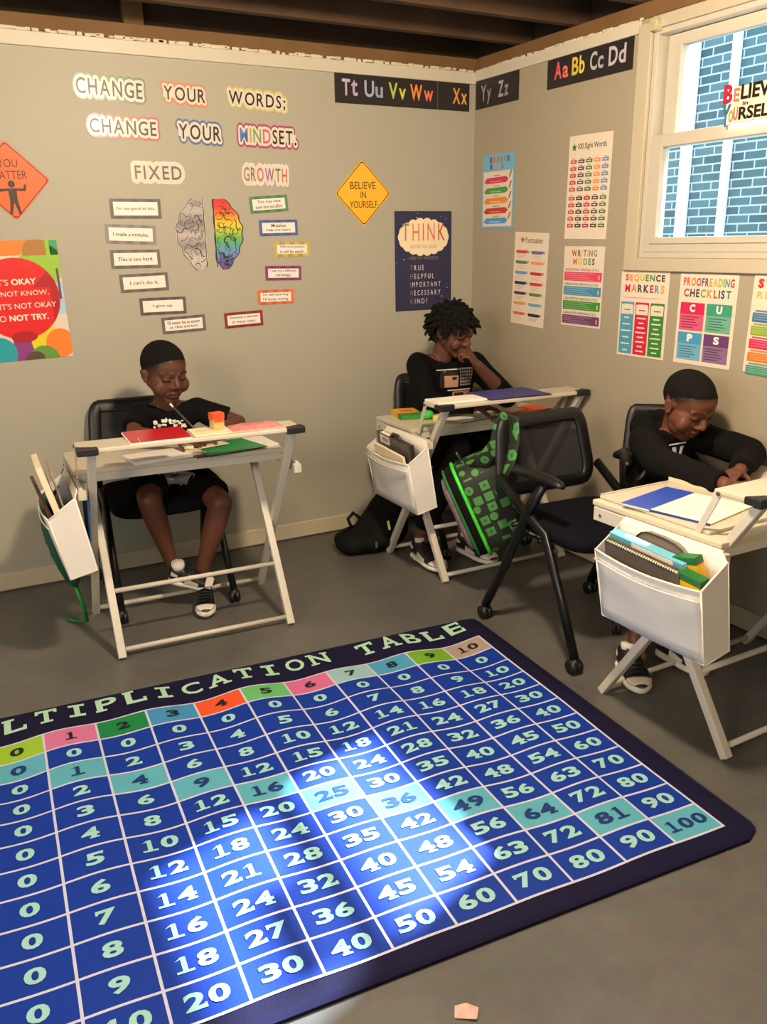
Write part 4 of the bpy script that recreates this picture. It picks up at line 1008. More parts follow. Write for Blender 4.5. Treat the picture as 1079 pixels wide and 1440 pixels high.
def shoe(parent, heel, toe, up=(0, 0, 1), L=.20, W=.076):
    """low sneaker: white sole, black overlays, white toe box and side panels, black laces"""
    heel, toe, up = V(heel), V(toe), V(up); d = (toe-heel).normalized(); up = (up-d*up.dot(d)).normalized(); s = d.cross(up)
    M = Matrix((s, d, up)).transposed().to_4x4(); M = Matrix.Translation(heel) @ M
    def half(t):                # width along the length
        return W*.5*(.80+.30*math.sin(PI*min(1, t*1.02)**1.15) - .14*math.exp(-((t-.45)/.16)**2)) * (1 if t < .82 else math.sqrt(max(0, 1-((t-.82)/.185)**2)))*(1 if t > .08 else math.sqrt(max(.05, 1-((.08-t)/.095)**2)))
    def hgt(t): return .030+.052*(1-max(0, (t-.30))/.70)**1.3 if t > .30 else .082+.010*(1-t/.3)
    N = 15; n = 16
    def ring(t, e, z0, z1, topk):
        w = half(t)+e; pts = []
        for k in range(n):
            a = 2*PI*k/n; c, q = math.cos(a), math.sin(a)
            zz = (z0+z1)/2+(z1-z0)/2*math.copysign(abs(q)**.6, q); ww = w*math.copysign(abs(c)**.6, c)*(1 if q < 0 else (1-(1-topk)*q**1.5))
            pts.append((ww, L*t+(0), zz))
        return pts
    ts = [i/N for i in range(N+1)]; ts[0] = .005; ts[-1] = .995
    b = MB(); b.loft([ring(t, .004, 0, .024, 1) for t in ts], m_sole, M=M); r = b.build('shoe', parent); r['label'] = 'black and white low sneaker'
    b = MB(); b.loft([ring(t, 0, .018, hgt(t), .62) for t in ts], m_lea_b, M=M); b.build('upper', r)
    b = MB(); b.loft([ring(t, .0018, .022, hgt(t)*1.0+.0015, .60) for t in [.80+.16*i/6 for i in range(7)]], m_lea_w, M=M); b.build('toe_box', r)
    for sd in (-1, 1):          # white quarter panel and heel tab
        for t0, t1, za, zb in ((.36, .66, .026, .052), (.05, .20, .052, .074)):
            b = MB(); ts2 = [t0+(t1-t0)*i/5 for i in range(6)]
            lo = [(sd*(half(t)+.0022), L*t, za) for t in ts2]; hi = [(sd*(half(t)*.93+.0022), L*t, zb-.012*(t-t0)/(t1-t0)) for t in ts2]
            b.add([M @ V(p) for p in lo+hi], [(i, i+1, 7+i, 6+i) for i in range(5)], m_lea_w, True); b.build('side_panel', r)
    b = MB()
    for i in range(5):
        t = .40+.08*i; z = hgt(t)+.002; w = half(t)*.52
        b.tube([M @ V((-w, L*t, z-.004)), M @ V((0, L*(t+.015), z+.004)), M @ V((w, L*t, z-.004))], .0032, m_lea_b, 6)
    b.tube([M @ V((0, L*.36, hgt(.36)+.004)), M @ V((.016, L*.33, hgt(.36)+.016)), M @ V((.026, L*.38, hgt(.36)+.004)), M @ V((.006, L*.37, hgt(.36)+.006))], .0024, m_lea_b, 6)
    b.tube([M @ V((0, L*.36, hgt(.36)+.004)), M @ V((-.016, L*.33, hgt(.36)+.016)), M @ V((-.028, L*.37, hgt(.36)+.0)), M @ V((-.034, L*.40, .02))], .0024, m_lea_b, 6)
    b.build('laces', r)
    b = MB(); b.tube([M @ V((.0, L*.17, .070)), M @ V((0, L*.15, .098))], [.027, .026], m_sock, 14); b.build('sock', r)
    return r

# ---------------------------------------------------------------- boy writing at the desk by the poster wall
sk1 = skin_mat((92, 56, 42), 'skin_warm_brown')
p1 = thing('person', 'boy in black t-shirt and shorts writing at desk by poster wall', 'person', (-1.735, -.30, 0), 0)
p1i = Matrix.Translation((1.735, .30, 0))
def fit(parent, inv):       # keep world-built meshes in place under their person
    for c in parent.children: c.matrix_parent_inverse = inv
HM = head_frame((-1.731, -.435, .938), (.24, -.97), 16, 2, .232)
b = Blob(); nk = (-1.722, -.385, .805)
add_head(b, HM, True, nk, .040)
shR, shL = V((-1.832, -.37, .772)), V((-1.602, -.375, .768))
torso(b, (-1.735, -.29, .535), (-1.725, -.345, .70), nk, shR, shL, .68)
elR, wrR, elL, wrL = V((-1.880, -.455, .715)), V((-1.755, -.585, .700)), V((-1.452, -.45, .712)), V((-1.60, -.575, .708))
b.chain([(shR, .038), (shR.lerp(elR, .5), .036), (elR, .030), (elR.lerp(wrR, .3), .030), (wrR, .021)])
b.chain([(shL, .038), (shL.lerp(elL, .5), .036), (elL, .030), (elL.lerp(wrL, .3), .030), (wrL, .021)])
hand(b, wrR, (.9, -.45, -.12), (0, 0, -1), .66, (.25, .22, .25, .3), -1)
hand(b, wrL, (-.75, -.60, .0), (-.35, .2, -.9), .66, (.75, .7, .8, .85), 1, .03, .8, .5)
hpR, hpL = V((-1.800, -.30, .515)), V((-1.672, -.30, .512)); knR, knL = V((-1.872, -.580, .470)), V((-1.598, -.600, .425))
anR, anL = V((-1.800, -.535, .195)), V((-1.690, -.560, .125))
b.chain([(hpR, .066), (hpR.lerp(knR, .55), .060), (knR, .047), (knR.lerp(anR, .33), .046), (knR.lerp(anR, .7), .034), (anR, .026)])
b.chain([(hpL, .066), (hpL.lerp(knL, .55), .060), (knL, .047), (knL.lerp(anL, .33), .046), (knL.lerp(anL, .7), .034), (anL, .026)])
b.cap(anR, .026, anR+V((.035, -.01, -.05)), .028); b.cap(anL, .026, anL+V((-.006, -.03, -.06)), .028)
body1 = fuse(b, .0036, 5, 'body', sk1, p1); paint_head(body1, HM, crop(.315, .0, -.34))
hair_cap(body1, HM, crop(.345, .12, -.24), m_hair, p1, .003)
b = Blob(); torso(b, (-1.735, -.29, .540), (-1.725, -.345, .70), V(nk)-V((0, 0, .030)), shR, shL, .68, .011)
b.cap(shR, .050, shR.lerp(elR, .74), .052, 16, True); b.cap(shL, .050, shL.lerp(elL, .74), .052, 16, True); b.blob(shR, .050); b.blob(shL, .050)
sh1 = fuse(b, .005, 3, 'shirt', m_cloth, p1); wrinkle(sh1, .006, 11)
b = Blob(); b.ball((-1.735, -.285, .525), (.106, .080, .078), None, 20, 12)
for h, k in ((hpR, knR), (hpL, knL)): b.cap(h, .082, h.lerp(k, .82), .076, 18, True); b.blob(h, .082)
so1 = fuse(b, .005, 3, 'shorts', m_short, p1); wrinkle(so1, .004, 13, 3)
pr = MB(); wp = mat((226, 222, 214), .8, var=.06); gp = mat((150, 148, 144), .8, var=.1)
rnd = random.Random(4)
for k in range(46):
    x, y = rnd.gauss(0, .036), rnd.gauss(0, .011); pr.disc(x, y, rnd.uniform(.004, .010), .00003*k, wp if rnd.random() < .8 else m_cloth, 8, rnd.uniform(.004, .008))
art(sh1, 'shirt_print', p1, pr, (-1.722, -.46, .738), (1, -.1, 0), (0, .25, 1))
pr = MB(); pr.disc(0, 0, .075, 0, gp, 24, .030); pr.disc(.005, .004, .05, .0004, wp, 20, .016)
for k in range(7): pr.disc(-.03+.012*k, .006+.004*math.sin(k*2), .006, .0008, m_cloth, 8, .004)
art(so1, 'shorts_print', p1, pr, (-1.738, -.490, .530), (1, -.05, 0), (0, .70, .70), .003)
shoe(p1, (-1.815, -.530, .120), (-1.665, -.60, .080), (-.35, -.25, 1), .185, .072)
shoe(p1, (-1.680, -.560, .014), (-1.728, -.72, .014), (0, 0, 1), .185, .072)
fit(p1, p1i)

# ---------------------------------------------------------------- teenager resting chin on hand in the corner
sk2 = skin_mat((92, 58, 44), 'skin_deep_brown')
p2 = thing('person', 'teenager in black long sleeved shirt resting chin on hand in corner', 'person', (-.37, -.33, 0), 0)
p2i = Matrix.Translation((.37, .33, 0))
HM2 = head_frame((-.402, -.450, 1.018), (.36, -.93), 20, 3, .226)
b = Blob(); nk = (-.425, -.385, .895)
add_head(b, HM2, False, nk, .048)
shR, shL = V((-.545, -.385, .868)), V((-.255, -.405, .852))
torso(b, (-.37, -.325, .56), (-.395, -.36, .76), nk, shR, shL, .90)
elR, wrR, elL, wrL = V((-.585, -.50, .715)), V((-.42, -.655, .705)), V((-.185, -.575, .715)), V((-.372, -.600, .878))
b.chain([(shR, .044), (elR, .036), (elR.lerp(wrR, .3), .035), (wrR, .024)])
b.chain([(shL, .044), (elL, .037), (elL.lerp(wrL, .3), .036), (elL.lerp(wrL, .8), .027), (wrL, .024)])
hand(b, wrR, (.9, -.4, -.1), (0, 0, -1), .88, (.25, .22, .25, .3), -1)
hand(b, wrL, (-.62, .05, .72), (-.55, .70, -.48), .90, (.95, 1.0, 1.05, 1.1), -1, .03, .2, .1)
hpR, hpL = V((-.45, -.34, .535)), V((-.29, -.34, .535)); knR, knL = V((-.55, -.70, .535)), V((-.32, -.72, .53)); anR, anL = V((-.655, -.575, .11)), V((-.435, -.60, .11))
for h, k, a in ((hpR, knR, anR), (hpL, knL, anL)): b.chain([(h, .070), (k, .050), (k.lerp(a, .35), .048), (a, .030)]); b.cap(a, .03, a+V((0, -.03, -.06)), .03)
body2 = fuse(b, .0038, 3, 'body', sk2, p2); paint_head(body2, HM2, crop(.255, .0, -.34))
# hair: short twisted locs
cap2 = hair_cap(body2, HM2, crop(.255, .02, -.32), m_hair, p2, .012)
locs = MB(); rnd = random.Random(11); I2 = HM2.inverted(); fc = crop(.25, .03, -.30)
cand = [v for v in body2.data.vertices if fc(I2 @ v.co) > .005]; rnd.shuffle(cand); used = []
for v in cand:
    if len(used) > 230: break
    if any((v.co-u).length < .0105 for u in used): continue
    used.append(v.co.copy()); lp = I2 @ v.co
    L = rnd.uniform(.036, .060)*(1.05 if lp.z < .25 else .8); dr = (v.normal+V((rnd.gauss(0, .4), rnd.gauss(0, .4), rnd.gauss(.0, .3)))).normalized()
    if lp.y > .1 and lp.z > .15: dr = (dr+(HM2.to_3x3() @ V((.3, .7, .1))).normalized()*.7).normalized()
    pts = [v.co-v.normal*.004]; rad = [.0105]; p = pts[0].copy()
    for j in range(5):
        p = p+dr*L/5; dr = (dr+V((rnd.gauss(0, .16), rnd.gauss(0, .16), -.36+rnd.gauss(0, .14)))).normalized(); pts.append(p.copy()); rad.append(.0108-.0011*j)
    rad[-1] = .003
    locs.tube(pts, rad, m_hair, 6)
lo = locs.build('locs', cap2)
def sleeve(b, sh, el, wr, r0, r1, r2, t=1.0):
    e = el.lerp(wr, t); b.blob(sh, r0); b.cap(sh, r0, el, r1); b.cap(el, r1, e, r2, 16, True); b.cap(el.lerp(wr, t*.93), r2*1.10, e, r2*1.06, 16, True)
b = Blob(); torso(b, (-.37, -.325, .57), (-.395, -.36, .76), V(nk)-V((0, 0, .030)), shR, shL, .90, .013)
sleeve(b, shR, elR, wrR, .060, .050, .034); sleeve(b, shL, elL, wrL, .060, .052, .046, .42)
sh2 = fuse(b, .005, 3, 'shirt', m_knit, p2); wrinkle(sh2, .007, 9, 5)
b = Blob(); b.ball((-.37, -.325, .54), (.15, .12, .095), None, 20, 12)
for h, k, a in ((hpR, knR, anR), (hpL, knL, anL)): b.blob(h, .085); b.cap(h, .085, k, .068); b.cap(k, .068, a.lerp(k, .12), .055, 16, True)
pa2 = fuse(b, .006, 3, 'trousers', m_short, p2); wrinkle(pa2, .005, 12, 7)
pr = MB(); cr, tan, gr, dk = mat((214, 206, 198), .8), mat((176, 132, 104), .8, var=.1), mat((150, 144, 136), .8), mat((40, 34, 34), .8)
pr.rect(-.085, .055, .020, .059, .0006, cr, 8, 1)
pr.rect(-.060, -.020, .014, .052, .0004, tan, 6, 6); pr.rect(-.066, .030, .014, .053, .0007, dk, 6, 3); pr.rect(-.070, -.022, -.050, .03, .0007, dk, 2, 4); pr.rect(-.016, .012, .006, .024, .0008, dk, 2, 2)
pr.rect(.024, -.015, .092, .062, .0003, gr, 6, 6)
for r in range(5):
    for q in range(5): pr.rect(.029+q*.0125, -.010+r*.014, .039+q*.0125, -.001+r*.014, .0007, dk)
pr.rect(-.035, -.036, .094, -.031, .0006, cr, 8, 1); pr.rect(-.01, -.075, .09, -.040, .0004, tan, 6, 4); pr.rect(.0, -.058, .05, -.046, .0007, dk, 4, 1)
q = []
for (x, y, z) in pr.v: q.append((x*1.05, y*1.05+x*.02, z))
pr.v = q; art(sh2, 'shirt_print', p2, pr, (-.405, -.49, .790), (1, -.08, -.03), (.03, .12, 1), .003)
shoe(p2, (-.660, -.545, .012), (-.675, -.78, .012), (0, 0, 1), .255, .092); shoe(p2, (-.440, -.585, .012), (-.425, -.80, .012), (0, 0, 1), .255, .092)
fit(p2, p2i)

# ---------------------------------------------------------------- boy in a dark hoodie below the window
sk3 = skin_mat((104, 62, 44), 'skin_brown')
p3 = thing('person', 'boy in dark hoodie leaning over the desk below the window', 'person', (-.19, -1.55, 0), 0)
p3i = Matrix.Translation((.19, 1.55, 0))
HM3 = head_frame((-.226, -1.685, .848), (-.02, -1), 30, -4, .232)
b = Blob(); nk = (-.220, -1.620, .745)
add_head(b, HM3, True, nk, .042)
shR, shL = V((-.335, -1.600, .715)), V((-.105, -1.625, .715))
torso(b, (-.195, -1.520, .535), (-.210, -1.575, .665), nk, shR, shL, .70)
elR, wrR, elL, wrL = V((-.455, -1.785, .695)), V((-.475, -2.075, .690)), V((-.085, -1.850, .690)), V((-.300, -1.985, .690))
b.chain([(shR, .038), (elR, .032), (elR.lerp(wrR, .3), .030), (wrR, .022)]); b.chain([(shL, .038), (elL, .032), (elL.lerp(wrL, .3), .030), (wrL, .022)])
hand(b, wrR, (.75, -.65, .0), (0, 0, -1), .70, (.2, .18, .2, .25), -1)
hand(b, wrL, (-.93, -.30, .03), (0, .1, -1), .70, (.42, .42, .48, .5), 1)
hpR, hpL = V((-.250, -1.56, .515)), V((-.135, -1.56, .515)); knR, knL = V((-.40, -1.80, .49)), V((-.22, -1.82, .49)); anR, anL = V((-.590, -1.875, .125)), V((-.415, -1.87, .12))
for h, k, a in ((hpR, knR, anR), (hpL, knL, anL)): b.chain([(h, .062), (k, .044), (k.lerp(a, .35), .042), (a, .026)]); b.cap(a, .026, a+V((-.01, -.03, -.06)), .028)
body3 = fuse(b, .0036, 5, 'body', sk3, p3); paint_head(body3, HM3, crop(.345, .03, -.34))
hair_cap(body3, HM3, crop(.37, .16, -.22), m_hair, p3, .002)
b = Blob(); torso(b, (-.195, -1.520, .540), (-.210, -1.575, .665), V(nk)-V((0, 0, .022)), shR, shL, .70, .017)
sleeve(b, shR, elR, wrR, .057, .053, .036, .96); sleeve(b, shL, elL, wrL, .057, .053, .036, .96)
for k in range(9):              # hood lying on the shoulders
    a = PI*(k/8)*1.1-.15*PI; c = V((-.220+.082*math.cos(a), -1.600+.070*math.sin(a)+.01, .742+.022*math.sin(a))); b.blob(c, (.036, .036, .032+.012*math.sin(a)))
b.blob((-.235, -1.505, .745), (.075, .05, .052))
sh3 = fuse(b, .005, 3, 'hoodie', m_hood, p3); wrinkle(sh3, .007, 10, 9)
b = Blob(); b.ball((-.195, -1.52, .525), (.115, .095, .08), None, 20, 12)
for h, k, a in ((hpR, knR, anR), (hpL, knL, anL)): b.blob(h, .074); b.cap(h, .074, k, .060); b.cap(k, .060, a.lerp(k, .2), .050, 16, True)
pa3 = fuse(b, .006, 3, 'trousers', m_short, p3); wrinkle(pa3, .004, 12, 2)
pr = MB(); w3 = mat((220, 216, 210), .7)
pr.rect(-.040, .020, .030, .025, 0, w3, 6, 1); pr.flat([(-.026, .012), (-.010, .012), (-.001, -.030), (-.010, -.030)], 0, w3); pr.flat([(.002, -.030), (.010, -.030), (.020, .012), (.006, .012)], 0, w3)
art(sh3, 'shirt_print', p3, pr, (-.235, -1.68, .690), (1, 0, 0), (0, .35, 1), .003)
shoe(p3, (-.600, -1.845, .012), (-.700, -2.03, .012), (0, 0, 1), .205, .082); shoe(p3, (-.430, -1.840, .012), (-.425, -2.05, .012), (0, 0, 1), .205, .082)
fit(p3, p3i)
# ================================================================== things on and around the desks
def put(b, name, label, cat, M, group=None, bevel=0):
    o = b.build(name, None, bevel); o.matrix_world = M; return tag(o, label, cat, group)
def at(base, x, y, z, rz=0, rx=0, ry=0):
    return base @ Matrix.Translation((x, y, z)) @ rotz(math.radians(rz)) @ Matrix.Rotation(math.radians(rx), 4, 'X') @ Matrix.Rotation(math.radians(ry), 4, 'Y')
m_paper, m_cream = mat((240, 234, 222), .7, var=.03), mat((238, 222, 186), .7, var=.04)
m_red, m_green, m_blue, m_orange = mat((190, 16, 34), .22, var=.06), mat((34, 140, 74), .45, var=.06), mat((58, 58, 128), .5, var=.06), mat((238, 84, 36), .45, var=.05)
m_dkgreen = mat((24, 44, 34), .5); m_film = mat((226, 220, 222), .2, var=.05)
# ---- desk by the poster wall, raised shelf
b = MB(); b.bx(-.103, .103, -.082, .082, 0, .006, m_paper); t = put(b, 'notebook', 'red covered notebook on the raised shelf before the boy', 'notebook', at(S1, -.118, .018, .001, 1, 3), None, .001)
c = MB(); c.bx(-.100, .103, -.078, .080, .006, .0075, m_red); c.tube([(-.07, -.058, .0077), (-.069, -.058, .0082)], .010, m_film, 12); c.build('cover', t, .0005)
b = MB(); b.bx(-.068, .066, -.062, .060, 0, .004, m_cream); b.rect(-.05, -.01, .045, .03, .0042, mat((226, 206, 160), .7)); put(b, 'writing_pad', 'cream writing pad on raised shelf between red notebook and pink pouch', 'paper', at(S1, .066, .008, .001, -1))
jar = thing('small_jar', 'small clear jar with orange lid on the raised shelf', 'jar'); jar.matrix_world = at(S1, .098, .030, .0055, 12) @ Matrix.Scale(.86, 4)
m_clear = mat((236, 206, 140), .15, var=.1, alpha=.55); m_yel = mat((240, 190, 60), .5, var=.2, scale=90)
b = MB(); b.prism([(-.024, -.022), (.024, -.022), (.026, 0), (.024, .022), (-.024, .022), (-.026, 0)], 0, .046, m_clear); b.build('jar_body', jar, .003)
b = MB(); b.prism([(-.021, -.019), (.021, -.019), (.021, .019), (-.021, .019)], .002, .022, m_yel); b.build('contents', jar, .003)
b = MB(); b.prism([(-.025, -.023), (.025, -.023), (.027, 0), (.025, .023), (-.025, .023), (-.027, 0)], .040, .066, m_orange); b.prism([(-.022, -.0235), (.020, -.0235), (.012, -.022), (-.010, -.022)], .028, .042, m_orange); b.build('lid', jar, .003)
b = MB(); pk = mat((232, 128, 124), .25, var=.6, scale=38); pk2 = mat((244, 206, 190), .25, var=.2, scale=40)
rg = []
for x, h in ((-.095, .001), (-.085, .006), (-.04, .013), (.02, .010), (.06, .014), (.085, .006), (.095, .001)): rg.append([(x, -.055, 0), (x, -.055, h*.5), (x, -.02, h), (x, .03, h), (x, .055, h*.5), (x, .055, 0)])
b.loft(rg, pk); b.bx(-.100, .100, -.060, -.052, 0, .0015, pk2); b.bx(-.100, .100, .052, .060, 0, .0015, pk2); put(b, 'plastic_pouch', 'pink and clear plastic pouch on right of the raised shelf', 'pouch', at(S1, .228, .008, .001, 1))
# pencil in the boy's hand
b = MB(); pa, pb = V((-1.652, -.618, .700)), V((-1.752, -.548, .832)); b.tube([pa, pa.lerp(pb, .06), pa.lerp(pb, .9)], [.0008, .0042, .0042], mat((70, 66, 70), .35, var=.1), 8); o = b.build('pencil'); tag(o, 'grey pencil held by the boy in the black t-shirt', 'pencil')
c = MB(); c.tube([pa.lerp(pb, .9), pb], .0045, mat((224, 220, 214), .3), 8); c.build('eraser', o)
# desk by the poster wall, lower top
zt = .656
b = MB(); b.bx(-.135, .135, -.075, .075, 0, .010, m_paper); b.bx(-.137, .137, -.077, -.070, .010, .013, m_paper); put(b, 'open_notebook', 'white open notebook under the raised shelf at left of desk', 'notebook', at(M1, -.055, .035, zt, 9, 0), None, .001)
b = MB(); b.bx(-.018, .018, -.008, .008, 0, .012, m_cream); put(b, 'eraser', 'small cream eraser beside the green folder', 'eraser', at(M1, .045, .052, zt+.0135, -12), None, .003)
def folder(name, label, M, w, h, m, m2, paper=None, curl=.012):
    b = MB(); n = 8; vs = []; fs = []
    for k, dz in ((0, 0), (1, .002)):
        for i in range(n+1):
            for j in (-1, 1):
                x = -w/2+w*i/n; vs.append((x, j*h/2, dz+curl*max(0, (.35-i/n))**1.5*(1 if j < 0 else .3)))
    for k in range(2):
        o = k*2*(n+1)
        for i in range(n): a = o+2*i; fs.append((a, a+2, a+3, a+1) if k else (a, a+1, a+3, a+2))
    b.add(vs, fs, m, True); b.bx(-w/2, w/2, -h/2-.001, -h/2, -.0005, .0025, m2)
    t = put(b, name, label, 'folder', M)
    if paper: c = MB(); x0, y0, x1, y1 = paper; c.rect(x0, y0, x1, y1, .0062, m_cream); c.rect(x0, y0, x1, y1, .0056, m_cream); c.build('paper_sheet', t)
    return t
folder('paper_folder', 'red brown folder corner below the green folder', at(M1, .120, .050, zt+.001, 8), .18, .20, mat((170, 60, 40), .5), m_dkgreen)
folder('paper_folder', 'green folder with a cream sheet under the raised shelf', at(M1, .185, .045, zt+.006, 14), .25, .20, m_green, m_dkgreen, (-.14, .02, .03, .09))
b = MB(); b.bx(-.055, .055, -.095, .095, 0, .004, m_paper); put(b, 'paper_stack', 'white paper stack at the right end of the writing desk', 'paper', at(M1, .325, .100, zt, 6))
# ---- pocket of that desk
def slab(name, label, cat, M, w, h, th, m, edge=None, bevel=.002):      # stands on its edge: w along y, h up, th thick
    b = MB(); b.box((0, 0, h/2), (th, w, h), m)
    if edge: b.bx(-th/2+.001, th/2-.001, -w/2-.0012, w/2+.0012, .004, h+.0012, edge)
    return put(b, name, label, cat, M, None, bevel)
slab('paper_file', 'cream folded paper file standing tall in the first pocket', 'file', at(M1, -.418, -.095, .368, 0, 2, -14), .20, .365, .022, mat((206, 190, 164), .75, var=.15), m_cream)
slab('picture_pack', 'brownish picture pack at the outer edge of the first pocket', 'paper', at(M1, -.440, -.080, .362, 0, -5, -16), .21, .295, .012, mat((150, 128, 112), .4, var=.45, scale=30), mat((90, 50, 44), .5))
slab('card_sleeve', 'grey plastic card sleeve behind the cream paper file', 'sleeve', at(M1, -.405, -.070, .370, 0, 1, -11), .19, .330, .006, mat((176, 164, 148), .3, var=.25, scale=40))
slab('paper_folder', 'blue folder between white pocket and desk leg', 'folder', at(M1, -.3705, -.120, .440, 0, 0, 2), .14, .155, .006, mat((40, 80, 130), .5))
# ---- corner desk
b = MB(); b.bx(-.115, .115, -.058, .058, 0, .008, m_paper); t = put(b, 'open_book', 'white open book on the left of the corner desk shelf', 'book', at(S2, -.255, .008, .001, -2), None, .001)
c = MB(); c.bx(-.113, .113, -.056, .056, .0082, .0094, m_paper); c.build('top_page', t)
folder('paper_folder', 'navy blue folder lying across the corner desk shelf', at(S2, .025, .035, .002, -2), .30, .21, m_blue, mat((34, 34, 70), .5), None, 0)
folder('paper_folder', 'white and green folder under the corner desk shelf', at(M2, -.035, .000, zt, 12), .27, .13, m_paper, mat((40, 110, 60), .5), None, .02)
folder('paper_folder', 'orange folder with cream sheet on the corner desk', at(M2, .250, .010, zt+.004, 12), .24, .13, m_orange, mat((50, 34, 34), .5), (-.10, -.02, .0, .055), .02)
b = MB(); b.bx(-.055, .055, -.088, .088, 0, .022, mat((240, 176, 40), .5, var=.15, scale=30)); b.bx(-.0555, .0555, -.0885, -.03, .002, .0225, mat((50, 130, 60), .5)); b.bx(-.03, .03, .0, .05, .0222, .0228, mat((226, 110, 40), .5)); put(b, 'crayon_box', 'yellow and green crayon box lying flat on the corner desk', 'box', at(M2, -.270, .175, zt, -12), None, .002)
b = MB(); b.ball((0, 0, .021), (.034, .026, .021), mat((70, 190, 70), .6, var=.1), 16, 10); put(b, 'sponge', 'bright green sponge by the strut of the corner desk shelf', 'sponge', at(M2, -.228, .075, zt))
b = MB(); b.lathe([(.026, 0), (.027, .003), (.027, .022), (.025, .026), (.016, .026), (.016, .004)], mat((226, 208, 110), .35, var=.08), 22); put(b, 'tape_roll', 'pale yellow tape roll beside the green sponge', 'tape', at(M2, -.205, .012, zt))
gcase = mat((92, 86, 80), .3, var=.25, scale=30); gc2 = mat((52, 46, 44), .35)
t = slab('document_case', 'grey document case with barcode label in the corner desk pocket', 'case', at(M2, -.410, -.030, .362, 0, 3, -10), .29, .262, .026, gcase, gc2)
c = MB(); c.bx(-.0136, -.0132, .03, .115, .222, .258, m_paper); c.bx(-.010, .008, .035, .115, .2630, .2642, m_paper)
for i in range(7): c.bx(-.0140, -.0137, .04+i*.008, .044+i*.008, .232, .250, gc2)
c.build('barcode_label', t)
c = MB(); c.tube([(0, .03, .260), (0, .01, .277), (0, -.03, .280), (0, -.06, .262)], .007, gc2, 8); c.build('handle', t)
slab('paper_stack', 'cream paper stack in front of the grey document case', 'paper', at(M2, -.436, -.035, .358, 0, 3, -13), .26, .222, .012, m_cream)
# ---- desk below the window
b = MB(); z0 = .649
b.bx(-.150, .150, -.215, .200, 0, .010, m_top); b.bx(.142, .150, -.215, .200, .010, .026, m_top); b.bx(-.150, .150, .194, .200, .010, .014, m_top)
put(b, 'shallow_tray', 'white shallow tray with raised edge holding the booklet', 'tray', at(M3, -.215, .075, z0, 0), None, .002)
b = MB(); b.bx(-.125, .125, -.140, .140, 0, .005, m_paper); t = put(b, 'booklet', 'white booklet with a blue upper band in the tray', 'booklet', at(M3, -.235, .055, z0+.0105, 12), None, .001)
c = MB(); c.bx(-.125, .125, .045, .1405, .0045, .0056, mat((44, 80, 190), .3, var=.12)); c.build('blue_band', t)
c = MB(); c.bx(-.1262, -.122, -.1405, .0445, .0, .0058, mat((46, 64, 140), .3)); c.build('spine', t)
b = MB(); b.bx(-.04, .04, -.03, .03, 0, .045, m_orange); b.bx(-.041, .041, -.031, -.012, -.0, .03, mat((90, 160, 110), .5)); put(b, 'marker_box', 'orange and green marker box by the hands of the hoodie boy', 'box', at(M3, .215, .075, z0, 20), None, .004)
sp = thing('spiral_notebook', 'wire bound cream notebook nearest the outer side of the pocket', 'notebook'); sp.matrix_world = at(M3, -.446, -.018, .368, 0, 3, -12)
b = MB(); b.box((0, 0, .108), (.012, .27, .216), m_cream); b.build('pages', sp, .001); b = MB(); b.box((-.0072, 0, .108), (.0018, .274, .220), mat((90, 80, 70), .5, var=.4, scale=50)); b.box((.0072, 0, .110), (.0018, .274, .226), mat((110, 100, 86), .5, var=.4, scale=50)); b.build('cover', sp)
b = MB(); mw = mat((80, 72, 64), .35, .7)
for i in range(30): y = -.125+i*.0086; b.tube([(.009*math.cos(a), y+.0008*k, .216+.009*math.sin(a)) for k, a in enumerate([q*PI/5 for q in range(-2, 8)])], .0011, mw, 5)
b.build('wire_binding', sp)
t = slab('workbook', 'thick teal workbook standing behind the wire bound notebook', 'book', at(M3, -.418, -.012, .368, 0, 3, -11), .27, .240, .030, mat((104, 178, 196), .4, var=.1), None)
c = MB(); c.box((0, -.001, .118), (.026, .2715, .232), mat((196, 186, 170), .7, var=.1)); c.bx(-.0155, -.0148, -.10, .05, .20, .236, m_paper); c.bx(-.006, .010, .0, .09, .2402, .2412, m_paper); c.build('page_block', t)
pc = thing('pencil_case', 'smoky clear rounded pencil case at the back of the pocket', 'case'); pc.matrix_world = at(M3, -.383, -.020, .362, 0, 3, -8)
pts = []
for k in range(24):
    a = 2*PI*k/24; cx, cy = math.cos(a), math.sin(a); pts.append((.105*math.copysign(abs(cx)**.55, cx), .125+.140*math.copysign(abs(cy)**.55, cy)))
RX = Matrix(((0, 0, 1, 0), (1, 0, 0, 0), (0, 1, 0, 0), (0, 0, 0, 1)))
b = MB(); b.prism(pts, -.009, .009, mat((150, 136, 120), .25, var=.15, alpha=.8), RX); b.build('case_shell', pc, .003)
b = MB(); b.tube([RX @ V((p[0], p[1], -.009)) for p in pts], .003, mat((60, 54, 50), .4), 6, closed=True); b.build('zip', pc)
b = MB(); b.prism([(-.05, .10), (.05, .10), (.045, .19), (-.04, .20)], -.006, .006, mat((236, 90, 60), .5, var=.3), RX); b.build('contents', pc)
gb, yb = mat((30, 110, 52), .45, var=.1), mat((246, 190, 30), .45, var=.06)
def crayons(label, M, txt):
    b = MB(); b.box((0, 0, .055), (.030, .075, .110), yb); t = put(b, 'crayon_box', label, 'box', M, None, .001)
    c = MB(); c.box((0, 0, .101), (.0308, .0758, .020), gb); c.build('green_flap', t)
    if txt:
        c = MB(); B = Matrix(((0, 0, -1, -.0156), (-1, 0, 0, 0), (0, 1, 0, 0), (0, 0, 0, 1)))
        tm = MB(); tm.text(txt, (-.030, .048, .030, .066), 0, gb, .03); c.add(tm.v, tm.f, gb, False, B); c.build('printed_name', t)
crayons('upright green and yellow crayon box in nearest pocket', at(M3, -.430, -.172, .505, 0, -14, -12), 'YOLA')
